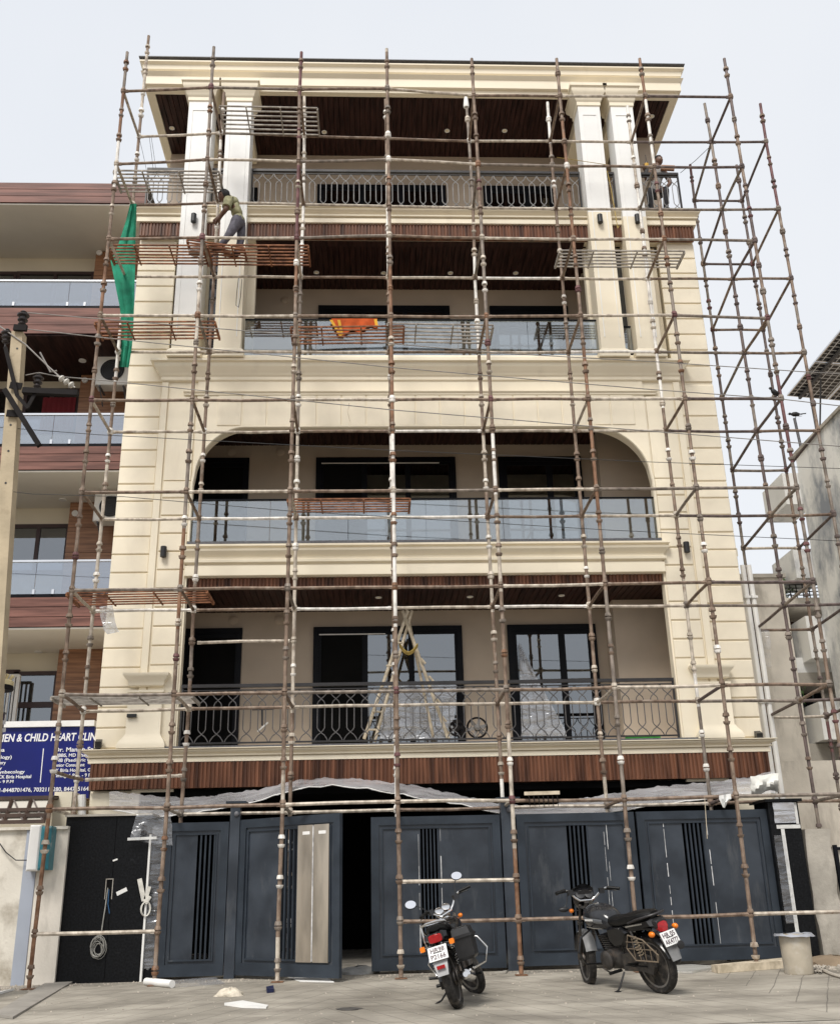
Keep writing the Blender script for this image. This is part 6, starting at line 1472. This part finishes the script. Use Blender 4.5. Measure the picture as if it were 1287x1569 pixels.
lump('grey crumpled sack in the dark gateway gap', 'crumpled_sack', 'sack', 548, 1492, (.30,.16,.09), pmat('grey_sack', (.30,.30,.29), .8, var=.15, scale=8, bump=.5), seed=5)
lump('heap of brown earth behind the dirty drum', 'earth_heap', 'rubble', 1275, 1478, (.5,.25,.10), EARTH, seed=6)
def flat(label, name, cat, pts, mat, h=.012, seed=1):
    r2 = random.Random(seed); P = [on_ground(x, y) for x, y in pts]
    m = MB(); m.rings([[p+Vector((0,0,.003)) for p in P], [p+Vector((0,0,h+r2.uniform(0,h))) for p in P]]); return solo(name, m, mat, label, cat)
flat('torn white paper sheet on the paving', 'paper_sheet', 'paper', [(344,1541),(372,1537),(411,1542),(408,1546),(372,1545)], WHITE, .014, 2)
flat('small blue wrapper on the paving', 'blue_wrapper', 'wrapper', [(408,1517),(419,1516),(420,1521),(409,1522)], pmat('navy_plastic', (.01,.015,.06), .4), .03, 3)
flat('grey board scrap leaning by the gate post', 'board_scrap', 'board', [(752,1494),(778,1489),(783,1483),(775,1492)], CONC, .02, 4)
flat('long brown plank offcut lying under the widest gate leaf', 'plank_offcut', 'plank', [(1090,1489),(1202,1478),(1204,1484),(1100,1492)], BAM, .05, 5)
flat('dusty film strip lying at the foot of the closed gate leaf', 'film_strip', 'plastic scrap', [(986,1486),(1060,1482),(1100,1484),(1060,1492),(1000,1490)], FILM3, .02, 6)
flat('white film scrap under the half open gate leaf', 'film_strip', 'plastic scrap', [(440,1498),(500,1499),(512,1506),(460,1505)], WHITE, .008, 7)
flat('grey film under the corner pole foot', 'film_strip', 'plastic scrap', [(255,1504),(330,1500),(345,1508),(262,1514)], FILM2, .012, 8)
flat('white tile edge on the ground by the boundary wall', 'tile', 'tile', [(-20,1530),(22,1518),(0,1522),(-30,1527)], WHITE, .02, 9)
flat('steel channel cover laid across the paving corner', 'drain_cover', 'drain cover', [(-10,1558),(75,1506),(118,1504),(20,1562)], pmat('grey_stone_strip', (.27,.25,.22), .85, var=.12, scale=4), .02, 10)
p = on_ground(243, 1510); a, b = onG(224, 1510), onG(264, 1514)
m = MB(); m.tube([a+Vector((0,0,.045)), b+Vector((0,0,.045))], .045, 12); solo('pipe_offcut', m, WHITE, 'short white pipe offcut at the foot of a corner pole', 'pipe')
m = MB(); r2 = random.Random(9); P = [on_ground(1245+r2.uniform(0,22), 1486+r2.uniform(-4,8))+Vector((0,0,.02)) for _ in range(16)]; m.tube(P, .014, 5); m.tube([on_ground(1262,1490)+Vector((0,0,.02)), on_ground(1275,1496)+Vector((0,0,.02)), on_ground(1300,1503)+Vector((0,0,.02))], .02, 6)
solo('rope_tangle', m, pmat('dirty_rope', (.42,.38,.32), .9, var=.2, scale=30), 'tangle of dirty rope beside the drum', 'rope')
# --- birds
def bird(label, p, s, yaw, wings=0):
    o = thing('bird', label, 'bird', p); M = Matrix.Translation(p) @ Matrix.Rotation(yaw, 4, 'Z') @ Matrix.Scale(s, 4)
    BM = pmat('crow_feather', (.012,.012,.014), .6)
    def P(n, m): part(n, m.xf(M), BM, o)
    d = Vector((.8,0,.6)) if not wings else Vector((1,0,.1))
    m = MB(); m.lathe([(0,-.5),(.12,-.42),(.26,-.1),(.25,.2),(.14,.42),(0,.5)], (0,0,.5), d, 12); P('body', m)
    m = MB(); m.sphere(Vector((0,0,.5))+d*.52+Vector((.04,0,.06)), .15, 10, 8); P('head', m)
    h = Vector((0,0,.5))+d*.52+Vector((.04,0,.06)); m = MB(); m.lathe([(.05,0),(0,.2)], h+Vector((.1,0,0)), (1,0,-.1), 8); P('beak', m)
    m = MB(); t = Vector((0,0,.5))-d*.4; m.prism([t+Vector((0,-.08,0)), t+Vector((0,.08,0)), t-d*.6+Vector((-.1,.12,.05)), t-d*.6+Vector((-.1,-.12,.05))], (0,0,-.015), (0,0,.015)); P('tail', m)
    for sy in (-1, 1):
        m = MB(); m.prism([Vector((.2,sy*.2,.62)), Vector((-.3,sy*.28,.45)), Vector((-.7,sy*.18,.25)), Vector((-.1,sy*.27,.35))], (0,-.02*sy,0), (0,.02*sy,0)); P('wing', m)
        m = MB(); m.tube([(0,sy*.08,.3),(.02,sy*.08,.0)], .025, 5); P('leg', m)
pb2 = onY(1187, 611, .02); bird('black crow perched on the tube where the front corner pole stands', Vector((pb2.x, 0, pb2.z+.02)), .16, R(200))
bird('small dark bird perched on the roof rod', Vector((c.x, c.y, c.z)) if False else onY(1219, 641, bpy.data.objects['roof_rod'].location.y), .22, R(165), 1)

# --- grit, rubble crumbs and dust heaps swept against the gates and walls
r2 = random.Random(21); m = MB()
def crumb(x, y, s):
    z = gz(y); a = r2.uniform(0, 3); c_, s_ = math.cos(a)*s, math.sin(a)*s; h = s*r2.uniform(.5, .9)
    m.add([(x+c_, y+s_, z), (x-s_, y+c_, z), (x-c_*.9, y-s_*.9, z), (x+s_, y-c_, z), (x+c_*.4, y+s_*.3, z+h), (x-s_*.5, y+c_*.4, z+h*.8)], [(0,1,5,4),(1,2,5),(2,3,4,5),(3,0,4)])
for _ in range(900): crumb(r2.uniform(-5.2, 6.5), .66-abs(r2.gauss(0, .25)), r2.choice([.006,.008,.012,.02]))
for _ in range(500): crumb(r2.uniform(-5.5, 6.5), r2.uniform(-4.2, .6), r2.choice([.005,.007,.01,.014]))
for _ in range(260): crumb(5.3+abs(r2.gauss(0, .7)), .3-abs(r2.gauss(0, .4)), r2.choice([.01,.015,.025,.035]))
for _ in range(160): crumb(-4.9+r2.gauss(0, .4), .35-abs(r2.gauss(0, .3)), r2.choice([.01,.015,.03]))
gr_ = solo('rubble_grit', m, pmat('grit', (.34,.30,.25), .95, var=.35, scale=15), 'loose grit and rubble crumbs scattered on the paving', 'rubble', kind='stuff', smooth=0)

r2 = random.Random(31); rows = []
for i in range(9):
    v = i/8; rows.append([onY(1150+42*u/7+r2.uniform(-1,1), 1190-6*u/7+(28+3*math.sin(u))*v+r2.uniform(-.8,.8), 1.0-.10*math.sin(math.pi*v)-.03*math.sin(u*1.7+i)) for u in range(8)])
m = MB(); m.grid(rows); solo('polythene_bundle', m, pmat('bunched_polythene', (.70,.69,.64), .5, var=.08, scale=9, bump=.5, bscale=14), 'bunched cream white polythene at the end of the gateway sheet', 'plastic bundle', smooth=40)
